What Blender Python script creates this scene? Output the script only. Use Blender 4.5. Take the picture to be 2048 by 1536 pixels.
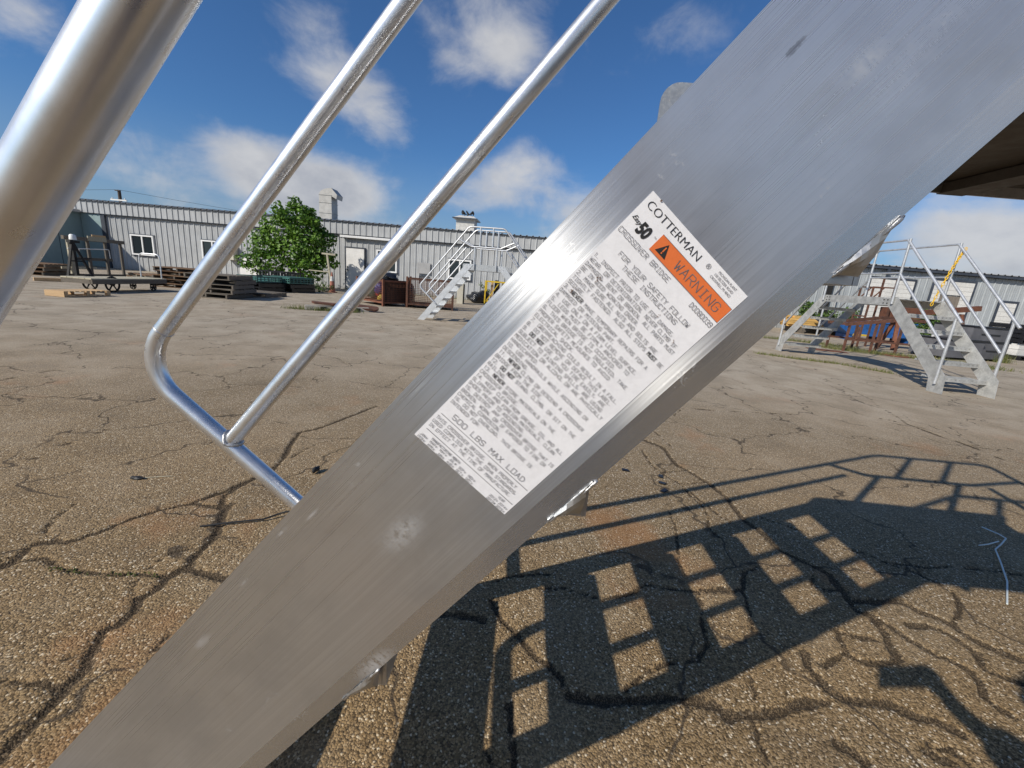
import bpy, bmesh, math, random
import numpy as np
from mathutils import Vector, Matrix
rng = random.Random(7)
NR = np.random.default_rng(11)
S = bpy.context.scene
COL = S.collection
for ob in list(bpy.data.objects):
    bpy.data.objects.remove(ob)

# ------------------------------------------------------------------ camera
PITCH, ROLL, CAM_H = 0.245, 0.087, 1.164
cam_d = bpy.data.cameras.new('camera')
cam_d.sensor_width = 36.0
cam_d.lens = 36.0 * 826.0 / 2048.0
cam_d.clip_start = 0.02
cam_d.clip_end = 3000.0
cam = bpy.data.objects.new('camera', cam_d)
COL.objects.link(cam)
fw = Vector((0, math.cos(PITCH), -math.sin(PITCH)))
r0 = Vector((1, 0, 0))
d0 = -(r0.cross(fw))
rt = math.cos(ROLL) * r0 - math.sin(ROLL) * d0
dn = math.cos(ROLL) * d0 + math.sin(ROLL) * r0
cam.matrix_world = Matrix(((rt.x, -dn.x, -fw.x, 0), (rt.y, -dn.y, -fw.y, 0), (rt.z, -dn.z, -fw.z, CAM_H), (0, 0, 0, 1)))
S.camera = cam

# ------------------------------------------------------------------ light
SUN_AZ, SUN_EL = 0.859, 0.600          # heading of the light's travel (from +Y towards +X), elevation
LD = Vector((math.sin(SUN_AZ) * math.cos(SUN_EL), math.cos(SUN_AZ) * math.cos(SUN_EL), -math.sin(SUN_EL)))
sd = bpy.data.lights.new('sun', 'SUN')
sd.energy = 4.7
sd.angle = math.radians(0.53)
sd.color = (1.0, 0.93, 0.82)
sun = bpy.data.objects.new('sun', sd)
COL.objects.link(sun)
sun.rotation_euler = LD.to_track_quat('-Z', 'Y').to_euler()
sun.location = (-20, -17, 18)
S.view_settings.view_transform = 'Standard'
S.view_settings.look = 'None'
S.view_settings.exposure = 0.0
S.view_settings.gamma = 1.0
S.render.engine = 'CYCLES'

# ------------------------------------------------------------------ node helper
class NT:
    def __init__(self, tree):
        self.t = tree
        self.n = tree.nodes
    def add(self, typ, **kw):
        nd = self.n.new(typ)
        ins = kw.pop('ins', {})
        for k, v in kw.items():
            setattr(nd, k, v)
        for k, v in ins.items():
            sock = nd.inputs[k]
            if isinstance(v, bpy.types.NodeSocket):
                self.t.links.new(v, sock)
            else:
                sock.default_value = v
        return nd
    def math(self, op, a, b=0.0, c=0.0, clamp=False):
        return self.add('ShaderNodeMath', operation=op, use_clamp=clamp, ins={0: a, 1: b, 2: c}).outputs[0]
    def vmath(self, op, a, b=(0, 0, 0)):
        nd = self.add('ShaderNodeVectorMath', operation=op, ins={0: a, 1: b})
        return nd.outputs['Value'] if op in ('DOT_PRODUCT', 'LENGTH') else nd.outputs[0]
    def mix(self, f, a, b, blend='MIX'):
        nd = self.add('ShaderNodeMix', data_type='RGBA', blend_type=blend)
        for i, v in ((0, f), (6, a), (7, b)):
            if isinstance(v, bpy.types.NodeSocket):
                self.t.links.new(v, nd.inputs[i])
            else:
                nd.inputs[i].default_value = v if i == 0 or len(v) == 4 else (*v, 1.0)
        return nd.outputs[2]
    def rng(self, v, a, b, c=0.0, d=1.0, smooth=True):
        nd = self.add('ShaderNodeMapRange', interpolation_type='SMOOTHSTEP' if smooth else 'LINEAR',
                      ins={0: v, 1: a, 2: b, 3: c, 4: d})
        return nd.outputs[0]
    def noise(self, vec, scale, detail=3.0, rough=0.55, dim='3D', dist=0.0):
        nd = self.add('ShaderNodeTexNoise', noise_dimensions=dim, ins={'Scale': scale, 'Detail': detail, 'Roughness': rough, 'Distortion': dist})
        if vec is not None:
            self.t.links.new(vec, nd.inputs['Vector'])
        return nd.outputs['Fac']
    def mapping(self, vec, scale=(1, 1, 1), rot=(0, 0, 0), loc=(0, 0, 0)):
        return self.add('ShaderNodeMapping', ins={'Vector': vec, 'Scale': scale, 'Rotation': rot, 'Location': loc}).outputs[0]
    def ramp(self, v, stops):
        nd = self.add('ShaderNodeValToRGB', ins={0: v})
        cr = nd.color_ramp
        while len(cr.elements) < len(stops):
            cr.elements.new(0.5)
        for e, (p, c) in zip(cr.elements, stops):
            e.position = p
            e.color = (*c, 1.0) if len(c) == 3 else c
        return nd.outputs[0]

# ------------------------------------------------------------------ sky
W = bpy.data.worlds.new('World')
S.world = W
W.use_nodes = True
w = NT(W.node_tree)
for nd in list(w.n):
    w.n.remove(nd)
sky = w.add('ShaderNodeTexSky', sky_type='NISHITA', sun_disc=False, sun_elevation=SUN_EL,
            sun_rotation=SUN_AZ + math.pi, altitude=200.0, air_density=1.0, dust_density=0.8, ozone_density=3.0)
tc = w.add('ShaderNodeTexCoord')
dirv = w.vmath('NORMALIZE', tc.outputs['Generated'])
sep = w.add('ShaderNodeSeparateXYZ', ins={0: dirv})
dz = sep.outputs[2]
flat = w.vmath('DIVIDE', dirv, w.add('ShaderNodeCombineXYZ', ins={0: w.math('ADD', w.math('MAXIMUM', dz, 0.0), 0.22), 1: w.math('ADD', w.math('MAXIMUM', dz, 0.0), 0.22), 2: 1.0}).outputs[0])
fb = w.math('ADD', w.math('MULTIPLY', w.noise(w.mapping(dirv, scale=(1.0, 1.0, 1.5)), 7.0, 9.0, 0.6, dist=0.3), 0.75), w.math('MULTIPLY', w.noise(flat, 3.1, 6.0, 0.56, dist=0.2), 0.25))
fb2 = w.noise(w.mapping(flat, scale=(1.0, 1.0, 1.0), loc=(3.1, 1.7, 0)), 1.15, 3.0, 0.5)
dens = w.math('ADD', w.math('MULTIPLY', w.math('SUBTRACT', fb, 0.5), 1.5), w.math('MULTIPLY', w.math('SUBTRACT', fb2, 0.56), 0.9))
# cumulus banks over the yard and, unseen, behind the camera: unit heading, angular radius, weight
CLOUDS = [((-0.513, 0.848, 0.140), 0.12, 0.58), ((-0.437, 0.888, 0.150), 0.13, 0.70), ((-0.351, 0.925, 0.140), 0.11, 0.6),
          ((-0.552, 0.813, 0.190), 0.07, 0.34), ((-0.422, 0.836, 0.351), 0.13, 0.34), ((-0.352, 0.882, 0.313), 0.10, 0.42),
          ((-0.290, 0.918, 0.270), 0.09, 0.36), ((-0.130, 0.893, 0.433), 0.14, 0.42), ((-0.040, 0.910, 0.415), 0.08, 0.36),
          ((-0.023, 0.974, 0.226), 0.085, 0.52), ((-0.117, 0.978, 0.174), 0.10, 0.44), ((0.090, 0.979, 0.175), 0.13, 0.5),
          ((0.250, 0.853, 0.455), 0.08, 0.32), ((0.690, 0.702, 0.165), 0.20, 0.46), ((0.743, 0.664, 0.090), 0.16, 0.5),
          ((-0.634, 0.768, 0.100), 0.12, 0.30), ((-0.70, 0.655, 0.28), 0.10, 0.30), ((0.35, 0.92, 0.14), 0.2, 0.4),
          ((0.47, -0.80, 0.37), 0.40, 0.85), ((0.20, -0.92, 0.30), 0.34, 0.7), ((0.76, -0.58, 0.32), 0.34, 0.7), ((0.95, -0.20, 0.24), 0.26, 0.5), ((-0.25, -0.90, 0.20), 0.26, 0.5),  # from here on: unseen banks, added to brighten what the plate reflects
          ((-0.92, -0.20, 0.20), 0.22, 0.5), ((0.15, -0.55, 0.80), 0.2, 0.4), ((0.98, 0.15, 0.42), 0.2, 0.4)]
for cdir, rad, wt in CLOUDS:
    v = Vector(cdir).normalized()
    dist = w.vmath('LENGTH', w.vmath('MULTIPLY', w.vmath('SUBTRACT', dirv, tuple(v)), (1.0, 1.0, 1.55)))
    g = w.rng(dist, 0.0, rad * 1.35, wt, 0.0)
    dens = w.math('ADD', dens, g)
cov = w.rng(dens, 0.04, 0.72, 0.0, 0.90)
cov = w.math('MULTIPLY', cov, w.rng(dz, -0.02, 0.05))
shade = w.noise(w.mapping(dirv, scale=(1, 1, 1.7), loc=(0.0, 0.0, 0.035)), 6.5, 6.0, 0.58)
thick = w.rng(dens, 0.30, 1.0)
ccol = w.mix(w.math('MULTIPLY', w.rng(shade, 0.35, 0.7, 1.0, 0.0), w.math('ADD', w.math('MULTIPLY', thick, 0.6), 0.25)), (7.6, 7.6, 7.7), (4.6, 4.8, 5.4))
hz = w.rng(dz, 0.0, 0.26, 0.50, 0.0)
skyc = w.mix(1.0, sky.outputs[0], (0.56, 0.90, 1.24), 'MULTIPLY')
skyh = w.mix(hz, skyc, (3.6, 4.3, 5.4))
tot = w.mix(cov, skyh, ccol)
bg = w.add('ShaderNodeBackground', ins={'Color': tot, 'Strength': 0.083})
wo = w.add('ShaderNodeOutputWorld', ins={'Surface': bg.outputs[0]})

# ------------------------------------------------------------------ materials
MATS = {}
def mat(name):
    m = bpy.data.materials.new(name)
    m.use_nodes = True
    t = NT(m.node_tree)
    b = t.n['Principled BSDF']
    MATS[name] = m
    return m, t, b
def link(t, a, b):
    t.t.links.new(a, b)
def bump(t, b, h, strength=0.4, dist=0.01):
    nd = t.add('ShaderNodeBump', ins={'Strength': strength, 'Distance': dist, 'Height': h})
    link(t, nd.outputs[0], b.inputs['Normal'])
    return nd

def simple(name, col, rough=0.6, metal=0.0, var=0.25, scale=6.0, bumps=0.15, col2=None, spec=0.5, grain=(1, 1, 1)):
    m, t, b = mat(name)
    p = t.add('ShaderNodeTexCoord').outputs['Object']
    oi = t.add('ShaderNodeObjectInfo').outputs['Random']
    q = t.vmath('ADD', t.mapping(p, scale=grain), t.add('ShaderNodeCombineXYZ', ins={0: t.math('MULTIPLY', oi, 37.0), 1: t.math('MULTIPLY', oi, 11.0)}).outputs[0])
    n1 = t.noise(q, scale, 5.0, 0.62)
    n2 = t.noise(q, scale * 7, 3.0, 0.6)
    f = t.rng(t.math('ADD', t.math('MULTIPLY', n1, 0.7), t.math('MULTIPLY', n2, 0.3)), 0.32, 0.68)
    c2 = col2 if col2 else tuple(c * (1.0 - var) for c in col)
    base = t.mix(f, c2, tuple(min(1, c * (1.0 + var * 0.5)) for c in col))
    tone = t.rng(oi, 0.0, 1.0, 1.0 - var * 0.5, 1.0 + var * 0.3, smooth=False)
    base = t.mix(1.0, base, t.add('ShaderNodeCombineXYZ', ins={0: tone, 1: tone, 2: tone}).outputs[0], 'MULTIPLY')
    link(t, base, b.inputs['Base Color'])
    b.inputs['Metallic'].default_value = metal
    link(t, t.rng(n2, 0.2, 0.8, max(0.05, rough - 0.12), min(1, rough + 0.12)), b.inputs['Roughness'])
    b.inputs['Specular IOR Level'].default_value = spec
    if bumps:
        bump(t, b, n2, bumps, 0.01)
    return m

simple('wood_grey', (0.17, 0.145, 0.115), 0.85, var=0.45, scale=3, bumps=0.5, grain=(1, 9, 9))
simple('wood_brown', (0.20, 0.115, 0.06), 0.85, var=0.45, scale=3, bumps=0.5, grain=(1, 9, 9))
simple('wood_fresh', (0.55, 0.37, 0.20), 0.8, var=0.25, scale=3, bumps=0.3, grain=(1, 9, 9))
simple('wood_pale', (0.50, 0.45, 0.33), 0.8, var=0.3, scale=3, bumps=0.3, grain=(1, 9, 9))
simple('lumber_yellow', (0.62, 0.38, 0.12), 0.8, var=0.35, scale=2, bumps=0.3, grain=(1, 8, 8))
simple('rust', (0.125, 0.052, 0.030), 0.9, var=0.5, scale=9, bumps=0.5, col2=(0.06, 0.03, 0.022))
simple('rust_orange', (0.17, 0.066, 0.035), 0.9, var=0.4, scale=9, bumps=0.5, col2=(0.11, 0.042, 0.025))
simple('black_iron', (0.018, 0.017, 0.016), 0.7, var=0.5, scale=10, bumps=0.3)
simple('black_plastic', (0.012, 0.012, 0.014), 0.35, var=0.3, scale=4, bumps=0.1)
simple('bag_black', (0.012, 0.013, 0.016), 0.22, var=0.3, scale=14, bumps=0.8)
simple('bag_blue', (0.03, 0.06, 0.30), 0.35, var=0.3, scale=14, bumps=0.7)
simple('bag_white', (0.55, 0.58, 0.66), 0.4, var=0.3, scale=14, bumps=0.7)
simple('bag_green', (0.015, 0.14, 0.10), 0.5, var=0.4, scale=14, bumps=0.7)
simple('bag_yellow', (0.60, 0.42, 0.06), 0.5, var=0.3, scale=14, bumps=0.7)
simple('bag_red', (0.45, 0.03, 0.03), 0.5, var=0.3, scale=14, bumps=0.7)
simple('crate_green', (0.03, 0.13, 0.11), 0.5, var=0.3, scale=6, bumps=0.15, col2=(0.05, 0.10, 0.095))
simple('yellow_paint', (0.62, 0.42, 0.02), 0.5, var=0.3, scale=7, bumps=0.2)
simple('chain_yellow', (0.75, 0.45, 0.01), 0.4, var=0.15, scale=7, bumps=0.0)
simple('blue_paint', (0.022, 0.115, 0.36), 0.45, var=0.35, scale=2.5, bumps=0.15)
simple('grey_box', (0.115, 0.115, 0.125), 0.6, var=0.25, scale=2.5, bumps=0.1)
simple('white_paint', (0.74, 0.73, 0.71), 0.55, var=0.1, scale=3, bumps=0.12)
simple('block_white', (0.66, 0.65, 0.62), 0.85, var=0.15, scale=5, bumps=0.5)
simple('vinyl_white', (0.80, 0.80, 0.79), 0.35, var=0.06, scale=3, bumps=0.0)
simple('panel_grey', (0.36, 0.36, 0.36), 0.5, var=0.12, scale=3, bumps=0.1)
simple('beige_metal', (0.52, 0.49, 0.40), 0.5, var=0.12, scale=3, bumps=0.1)
simple('dark_trim', (0.045, 0.055, 0.075), 0.5, var=0.3, scale=3, bumps=0.0)
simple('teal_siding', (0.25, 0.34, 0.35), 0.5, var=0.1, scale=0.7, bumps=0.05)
simple('plywood_grey', (0.20, 0.17, 0.14), 0.85, var=0.3, scale=3, bumps=0.3, grain=(8, 1, 1))
simple('galv_duct', (0.40, 0.39, 0.37), 0.55, metal=0.35, var=0.2, scale=4, bumps=0.1)
simple('cone_orange', (0.36, 0.13, 0.085), 0.6, var=0.4, scale=7, bumps=0.1)
simple('concrete', (0.42, 0.39, 0.34), 0.9, var=0.3, scale=6, bumps=0.5)
simple('bark', (0.085, 0.065, 0.05), 0.95, var=0.4, scale=9, bumps=0.8)
simple('galv_plate', (0.50, 0.50, 0.48), 0.55, metal=0.4, var=0.3, scale=8, bumps=0.1, col2=(0.34, 0.34, 0.33))
simple('galv_tube', (0.60, 0.61, 0.62), 0.42, metal=0.6, var=0.2, scale=14, bumps=0.05)
simple('bird_dark', (0.02, 0.018, 0.017), 0.8, var=0.2, scale=20, bumps=0.0)
simple('rubber_black', (0.015, 0.015, 0.015), 0.6, var=0.2, scale=20, bumps=0.1)
simple('wire_plastic', (0.62, 0.66, 0.64), 0.4, var=0.1, scale=20, bumps=0.0)
simple('pole_wood', (0.07, 0.055, 0.045), 0.9, var=0.3, scale=3, bumps=0.2)
simple('insulator_white', (0.75, 0.75, 0.72), 0.4, var=0.05, scale=3, bumps=0.0)
simple('birds_white', (0.62, 0.61, 0.58), 0.9, var=0.25, scale=9, bumps=0.2)
simple('skin', (0.55, 0.33, 0.24), 0.5, var=0.1, scale=20, bumps=0.05)
simple('cloth_navy', (0.03, 0.04, 0.075), 0.9, var=0.15, scale=60, bumps=0.2)
simple('cloth_denim', (0.06, 0.085, 0.15), 0.9, var=0.2, scale=60, bumps=0.2)
simple('hair_brown', (0.05, 0.03, 0.018), 0.6, var=0.3, scale=60, bumps=0.5)
simple('leather_brown', (0.09, 0.05, 0.03), 0.6, var=0.3, scale=30, bumps=0.2)
simple('shirt_white', (0.6, 0.6, 0.6), 0.8, var=0.1, scale=30, bumps=0.1)

# ribbed steel siding: pale grey paint with faint dirt runs
def siding(name, col):
    m, t, b = mat(name)
    p = t.add('ShaderNodeTexCoord').outputs['Object']
    oi = t.add('ShaderNodeObjectInfo').outputs['Random']
    q = t.vmath('ADD', p, t.add('ShaderNodeCombineXYZ', ins={0: t.math('MULTIPLY', oi, 23.0)}).outputs[0])
    runs = t.noise(t.mapping(q, scale=(14, 14, 0.7)), 1.0, 4.0, 0.6)
    blot = t.noise(q, 1.7, 4.0, 0.6)
    f = t.rng(t.math('ADD', t.math('MULTIPLY', runs, 0.6), t.math('MULTIPLY', blot, 0.4)), 0.38, 0.7)
    base = t.mix(f, col, tuple(c * 0.72 for c in col))
    sepz = t.add('ShaderNodeSeparateXYZ', ins={0: p}).outputs[2]
    dirt = t.math('MULTIPLY', t.rng(t.math('ADD', sepz, t.math('MULTIPLY', runs, 0.35)), 0.12, 0.5, 1.0, 0.0), 0.35)
    base = t.mix(dirt, base, (0.20, 0.18, 0.15))
    link(t, base, b.inputs['Base Color'])
    b.inputs['Roughness'].default_value = 0.42
    b.inputs['Specular IOR Level'].default_value = 0.4
    return m
siding('siding_main', (0.44, 0.45, 0.455))
siding('siding_right', (0.38, 0.405, 0.42))
siding('roof_steel', (0.34, 0.35, 0.36))

# window glass: dark, reflective
m, t, b = mat('window_glass')
b.inputs['Base Color'].default_value = (0.02, 0.026, 0.03, 1)
b.inputs['Roughness'].default_value = 0.06
b.inputs['Specular IOR Level'].default_value = 0.6

# brushed aluminium plate (UV: u along the extrusion, v across)
m, t, b = mat('alu_plate')
uv = t.add('ShaderNodeUVMap', uv_map='UVMap').outputs[0]
s1 = t.noise(t.mapping(uv, scale=(1.6, 300, 1)), 1.0, 4.0, 0.65, dim='2D')
s2 = t.noise(t.mapping(uv, scale=(6.0, 1300, 1)), 1.0, 2.0, 0.7, dim='2D')
sm = t.noise(t.mapping(uv, scale=(9.0, 14.0, 1)), 1.0, 4.0, 0.62, dim='2D')
sm2 = t.noise(t.mapping(uv, scale=(2.2, 5.0, 1), loc=(4.2, 1.1, 0)), 1.0, 3.0, 0.5, dim='2D')
streak = t.math('ADD', t.math('MULTIPLY', s1, 0.6), t.math('MULTIPLY', s2, 0.4))
col = t.mix(t.rng(streak, 0.3, 0.7), (0.65, 0.665, 0.69), (0.78, 0.80, 0.83))
col = t.mix(t.math('MULTIPLY', t.rng(sm, 0.42, 0.72), 0.45), col, (0.48, 0.495, 0.525))
# oxide runs, scuffs and rub marks
vo = t.add('ShaderNodeTexVoronoi', voronoi_dimensions='2D', feature='F1', ins={'Vector': t.vmath('ADD', t.mapping(uv, scale=(13, 30, 1)), t.vmath('SCALE', t.add('ShaderNodeTexNoise', noise_dimensions='2D', ins={'Vector': uv, 'Scale': 160.0, 'Detail': 2.0}).outputs['Color'])), 'Scale': 1.0, 'Randomness': 1.0})
vcs = t.add('ShaderNodeSeparateColor', ins={0: vo.outputs['Color']})
spot = t.math('MULTIPLY', t.rng(vo.outputs['Distance'], 0.02, 0.07, 1.0, 0.0), t.math('GREATER_THAN', vcs.outputs[0], 0.78))
vo2 = t.add('ShaderNodeTexVoronoi', voronoi_dimensions='2D', feature='F1', ins={'Vector': t.mapping(uv, scale=(3.4, 9.0, 1)), 'Scale': 1.0, 'Randomness': 1.0})
scuffn = t.noise(t.mapping(uv, scale=(150, 90, 1)), 1.0, 4.0, 0.75, dim='2D')
scuff = t.math('MULTIPLY', t.math('MULTIPLY', t.rng(vo2.outputs['Distance'], 0.02, 0.17, 1.0, 0.0), t.math('GREATER_THAN', t.add('ShaderNodeSeparateColor', ins={0: vo2.outputs['Color']}).outputs[1], 0.62)), t.rng(scuffn, 0.40, 0.80))
stain = t.noise(t.mapping(uv, scale=(16, 22, 1), loc=(1.3, 9.1, 0)), 1.0, 5.0, 0.6, dim='2D')
col = t.mix(t.math('MULTIPLY', t.rng(stain, 0.55, 0.85), 0.25), col, (0.46, 0.43, 0.38))
white = t.math('MAXIMUM', t.math('MULTIPLY', spot, 0.35), t.math('MULTIPLY', scuff, 0.18))
# rub marks, a dark smear and drip marks left on this plate
for (ua, uc, la, lc, wt) in ((-0.214, 0.065, 0.030, 0.016, 0.55), (0.228, 0.053, 0.020, 0.009, 0.45), (-0.335, 0.135, 0.030, 0.012, 0.7), (-0.432, 0.010, 0.013, 0.005, 0.55), (-0.256, 0.002, 0.010, 0.0018, 0.6), (-0.287, -0.006, 0.010, 0.0018, 0.6), (-0.352, 0.000, 0.008, 0.0016, 0.5), (-0.112, -0.006, 0.016, 0.0012, 0.5)):
    dd = t.vmath('LENGTH', t.vmath('MULTIPLY', t.vmath('SUBTRACT', uv, (ua, uc, 0.0)), (1.0 / la, 1.0 / lc, 0.0)))
    white = t.math('MAXIMUM', white, t.math('MULTIPLY', t.rng(t.math('ADD', dd, t.math('MULTIPLY', t.math('SUBTRACT', scuffn, 0.5), 1.6)), 0.2, 1.1, wt, 0.0), t.rng(scuffn, 0.32, 0.62)))
dd = t.vmath('LENGTH', t.vmath('MULTIPLY', t.vmath('SUBTRACT', uv, (0.205, 0.016, 0.0)), (1.0 / 0.009, 1.0 / 0.0022, 0.0)))
col = t.mix(t.rng(t.math('ADD', dd, t.math('MULTIPLY', t.math('SUBTRACT', scuffn, 0.5), 1.5)), 0.5, 1.0, 0.75, 0.0), col, (0.16, 0.17, 0.20))
col = t.mix(white, col, (0.74, 0.73, 0.71))
lip = t.rng(t.add('ShaderNodeSeparateXYZ', ins={0: uv}).outputs[1], 0.1228, 0.1232)
lip_tone = t.mix(t.rng(sm2, 0.2, 0.8), (0.48, 0.50, 0.54), (0.60, 0.615, 0.64))  # tone of the lower lip, darker than the rest of the plate
col = t.mix(t.math('MULTIPLY', lip, 0.55), col, lip_tone)
link(t, col, b.inputs['Base Color'])
link(t, t.math('SUBTRACT', 0.97, t.math('MULTIPLY', white, 0.6)), b.inputs['Metallic'])
rg = t.math('ADD', t.rng(streak, 0.3, 0.7, 0.24, 0.33), t.math('MULTIPLY', t.rng(sm2, 0.35, 0.7), 0.04))
rg = t.math('ADD', rg, t.math('MULTIPLY', white, 0.2))
rg = t.math('ADD', t.math('MULTIPLY', rg, t.math('SUBTRACT', 1.0, lip)), t.math('MULTIPLY', lip, t.rng(sm, 0.3, 0.7, 0.17, 0.27)))
link(t, rg, b.inputs['Roughness'])
link(t, t.rng(lip, 0.0, 1.0, 0.98, 0.55), b.inputs['Anisotropic'])
b.inputs['Anisotropic Rotation'].default_value = 0.25
tg = t.add('ShaderNodeTangent', direction_type='UV_MAP', uv_map='UVMap')
link(t, tg.outputs[0], b.inputs['Tangent'])
bn = bump(t, b, t.math('ADD', t.math('MULTIPLY', s1, 0.6), t.math('MULTIPLY', s2, 0.4)), 0.2, 0.0008)
# second, broader lobe: the dull oxide film between the brush lines
fl = t.add('ShaderNodeBsdfAnisotropic', distribution='MULTI_GGX', ins={'Color': t.mix(0.5, col, (0.80, 0.80, 0.80)), 'Roughness': 0.47, 'Anisotropy': 0.0})
df = t.add('ShaderNodeBsdfDiffuse', ins={'Color': (0.42, 0.435, 0.46, 1.0)})
film = t.add('ShaderNodeMixShader', ins={0: 0.22, 1: fl.outputs[0], 2: df.outputs[0]})
fac = t.math('MULTIPLY', t.rng(sm2, 0.3, 0.7, 0.24, 0.38), t.rng(lip, 0.0, 1.0, 1.0, 0.6))
mx = t.add('ShaderNodeMixShader', ins={0: fac, 1: b.outputs[0], 2: film.outputs[0]})
link(t, mx.outputs[0], t.n['Material Output'].inputs[0])

# aluminium tube
m, t, b = mat('alu_tube')
pos = t.add('ShaderNodeTexCoord').outputs['Object']
n1 = t.noise(pos, 260.0, 3.0, 0.7)
n2 = t.noise(pos, 22.0, 4.0, 0.6)
n3 = t.noise(pos, 7.0, 3.0, 0.5)
col = t.mix(t.rng(t.math('ADD', t.math('MULTIPLY', n1, 0.15), t.math('MULTIPLY', n2, 0.85)), 0.30, 0.70), (0.73, 0.74, 0.755), (0.81, 0.815, 0.83))
vo = t.add('ShaderNodeTexVoronoi', feature='F1', ins={'Vector': pos, 'Scale': 46.0})
pit = t.math('MULTIPLY', t.rng(vo.outputs['Distance'], 0.04, 0.12, 1.0, 0.0), t.rng(t.add('ShaderNodeSeparateColor', ins={0: vo.outputs['Color']}).outputs[0], 0.86, 0.88))
col = t.mix(t.math('MULTIPLY', pit, 0.35), col, (0.30, 0.30, 0.30))
link(t, col, b.inputs['Base Color'])
b.inputs['Metallic'].default_value = 0.97
link(t, t.math('ADD', t.rng(n2, 0.3, 0.7, 0.25, 0.29), t.math('MULTIPLY', t.rng(n3, 0.4, 0.7), 0.05)), b.inputs['Roughness'])
fl = t.add('ShaderNodeBsdfAnisotropic', distribution='MULTI_GGX', ins={'Color': (0.86, 0.86, 0.86, 1.0), 'Roughness': 0.55, 'Anisotropy': 0.0})
mx = t.add('ShaderNodeMixShader', ins={0: t.rng(n2, 0.3, 0.7, 0.15, 0.22), 1: b.outputs[0], 2: fl.outputs[0]})
link(t, mx.outputs[0], t.n['Material Output'].inputs[0])

simple('alu_weld', (0.58, 0.57, 0.56), 0.42, metal=0.95, var=0.25, scale=60, bumps=0.12)
simple('alu_far', (0.66, 0.67, 0.68), 0.42, metal=0.75, var=0.1, scale=10, bumps=0.0)
simple('deck_shade', (0.10, 0.085, 0.07), 0.6, metal=0.3, var=0.3, scale=8, bumps=0.1)  # plain aluminium deck; the shade underneath is put into this dark colour
simple('alu_cast', (0.60, 0.60, 0.59), 0.42, metal=0.9, var=0.2, scale=20, bumps=0.03)

# sticker print
def flatmat(name, col, rough=0.45, spec=0.5):
    m, t, b = mat(name)
    p = t.add('ShaderNodeTexCoord').outputs['Object']
    n1 = t.noise(p, 180.0, 4.0, 0.7)
    base = t.mix(t.rng(n1, 0.35, 0.7), col, tuple(c * 0.93 for c in col))
    link(t, base, b.inputs['Base Color'])
    b.inputs['Roughness'].default_value = rough
    b.inputs['Specular IOR Level'].default_value = spec
    return m
flatmat('label_white', (0.80, 0.79, 0.80), 0.4)
flatmat('label_orange', (0.72, 0.17, 0.045), 0.4)
flatmat('label_ink', (0.16, 0.155, 0.165), 0.5, 0.3)
flatmat('label_black', (0.03, 0.03, 0.03), 0.45, 0.3)
flatmat('rust_speck', (0.16, 0.09, 0.055), 0.9, 0.1)

# foliage
def leafmat(name, a, bcol):
    m, t, b = mat(name)
    at = t.add('ShaderNodeAttribute', attribute_name='tone').outputs['Fac']
    base = t.mix(at, a, bcol)
    link(t, base, b.inputs['Base Color'])
    b.inputs['Roughness'].default_value = 0.45
    b.inputs['Specular IOR Level'].default_value = 0.35
    tr = t.add('ShaderNodeBsdfTranslucent', ins={'Color': t.mix(0.5, base, (0.10, 0.22, 0.02))})
    mx = t.add('ShaderNodeMixShader', ins={0: 0.28, 1: b.outputs[0], 2: tr.outputs[0]})
    link(t, mx.outputs[0], t.n['Material Output'].inputs[0])
    return m
leafmat('leaf_tree', (0.040, 0.105, 0.012), (0.19, 0.33, 0.045))
leafmat('leaf_weed', (0.045, 0.095, 0.02), (0.14, 0.21, 0.05))
leafmat('grass_dry', (0.07, 0.10, 0.025), (0.26, 0.24, 0.09))

# asphalt with exposed aggregate, dirt-filled cracks from the mesh attribute
m, t, b = mat('asphalt')
gp = t.add('ShaderNodeNewGeometry').outputs['Position']
crk = t.add('ShaderNodeAttribute', attribute_name='crack').outputs['Fac']
def vor(scale, feat='F1'):
    return t.add('ShaderNodeTexVoronoi', voronoi_dimensions='2D', feature=feat, ins={'Vector': gp, 'Scale': scale, 'Randomness': 1.0})
big = vor(165.0)
sml = vor(380.0)
rb = t.add('ShaderNodeSeparateColor', ins={0: big.outputs['Color']})
rs = t.add('ShaderNodeSeparateColor', ins={0: sml.outputs['Color']})
large = t.noise(gp, 0.35, 4.0, 0.6, dim='2D')
mid = t.noise(gp, 1.9, 5.0, 0.62, dim='2D')
stone = t.ramp(rb.outputs[0], [(0.0, (0.07, 0.047, 0.023)), (0.3, (0.185, 0.126, 0.062)), (0.6, (0.28, 0.193, 0.098)), (0.88, (0.37, 0.27, 0.15)), (1.0, (0.70, 0.62, 0.48))])
stone2 = t.ramp(rs.outputs[0], [(0.0, (0.065, 0.045, 0.025)), (0.5, (0.20, 0.138, 0.072)), (1.0, (0.41, 0.31, 0.19))])
gap = t.rng(big.outputs['Distance'], 0.42, 0.72, 1.0, 0.0)
base = t.mix(gap, t.mix(0.45, (0.06, 0.046, 0.032), stone2), stone)
base = t.mix(t.math('GREATER_THAN', rb.outputs[1], 0.74), base, stone2)
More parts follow.
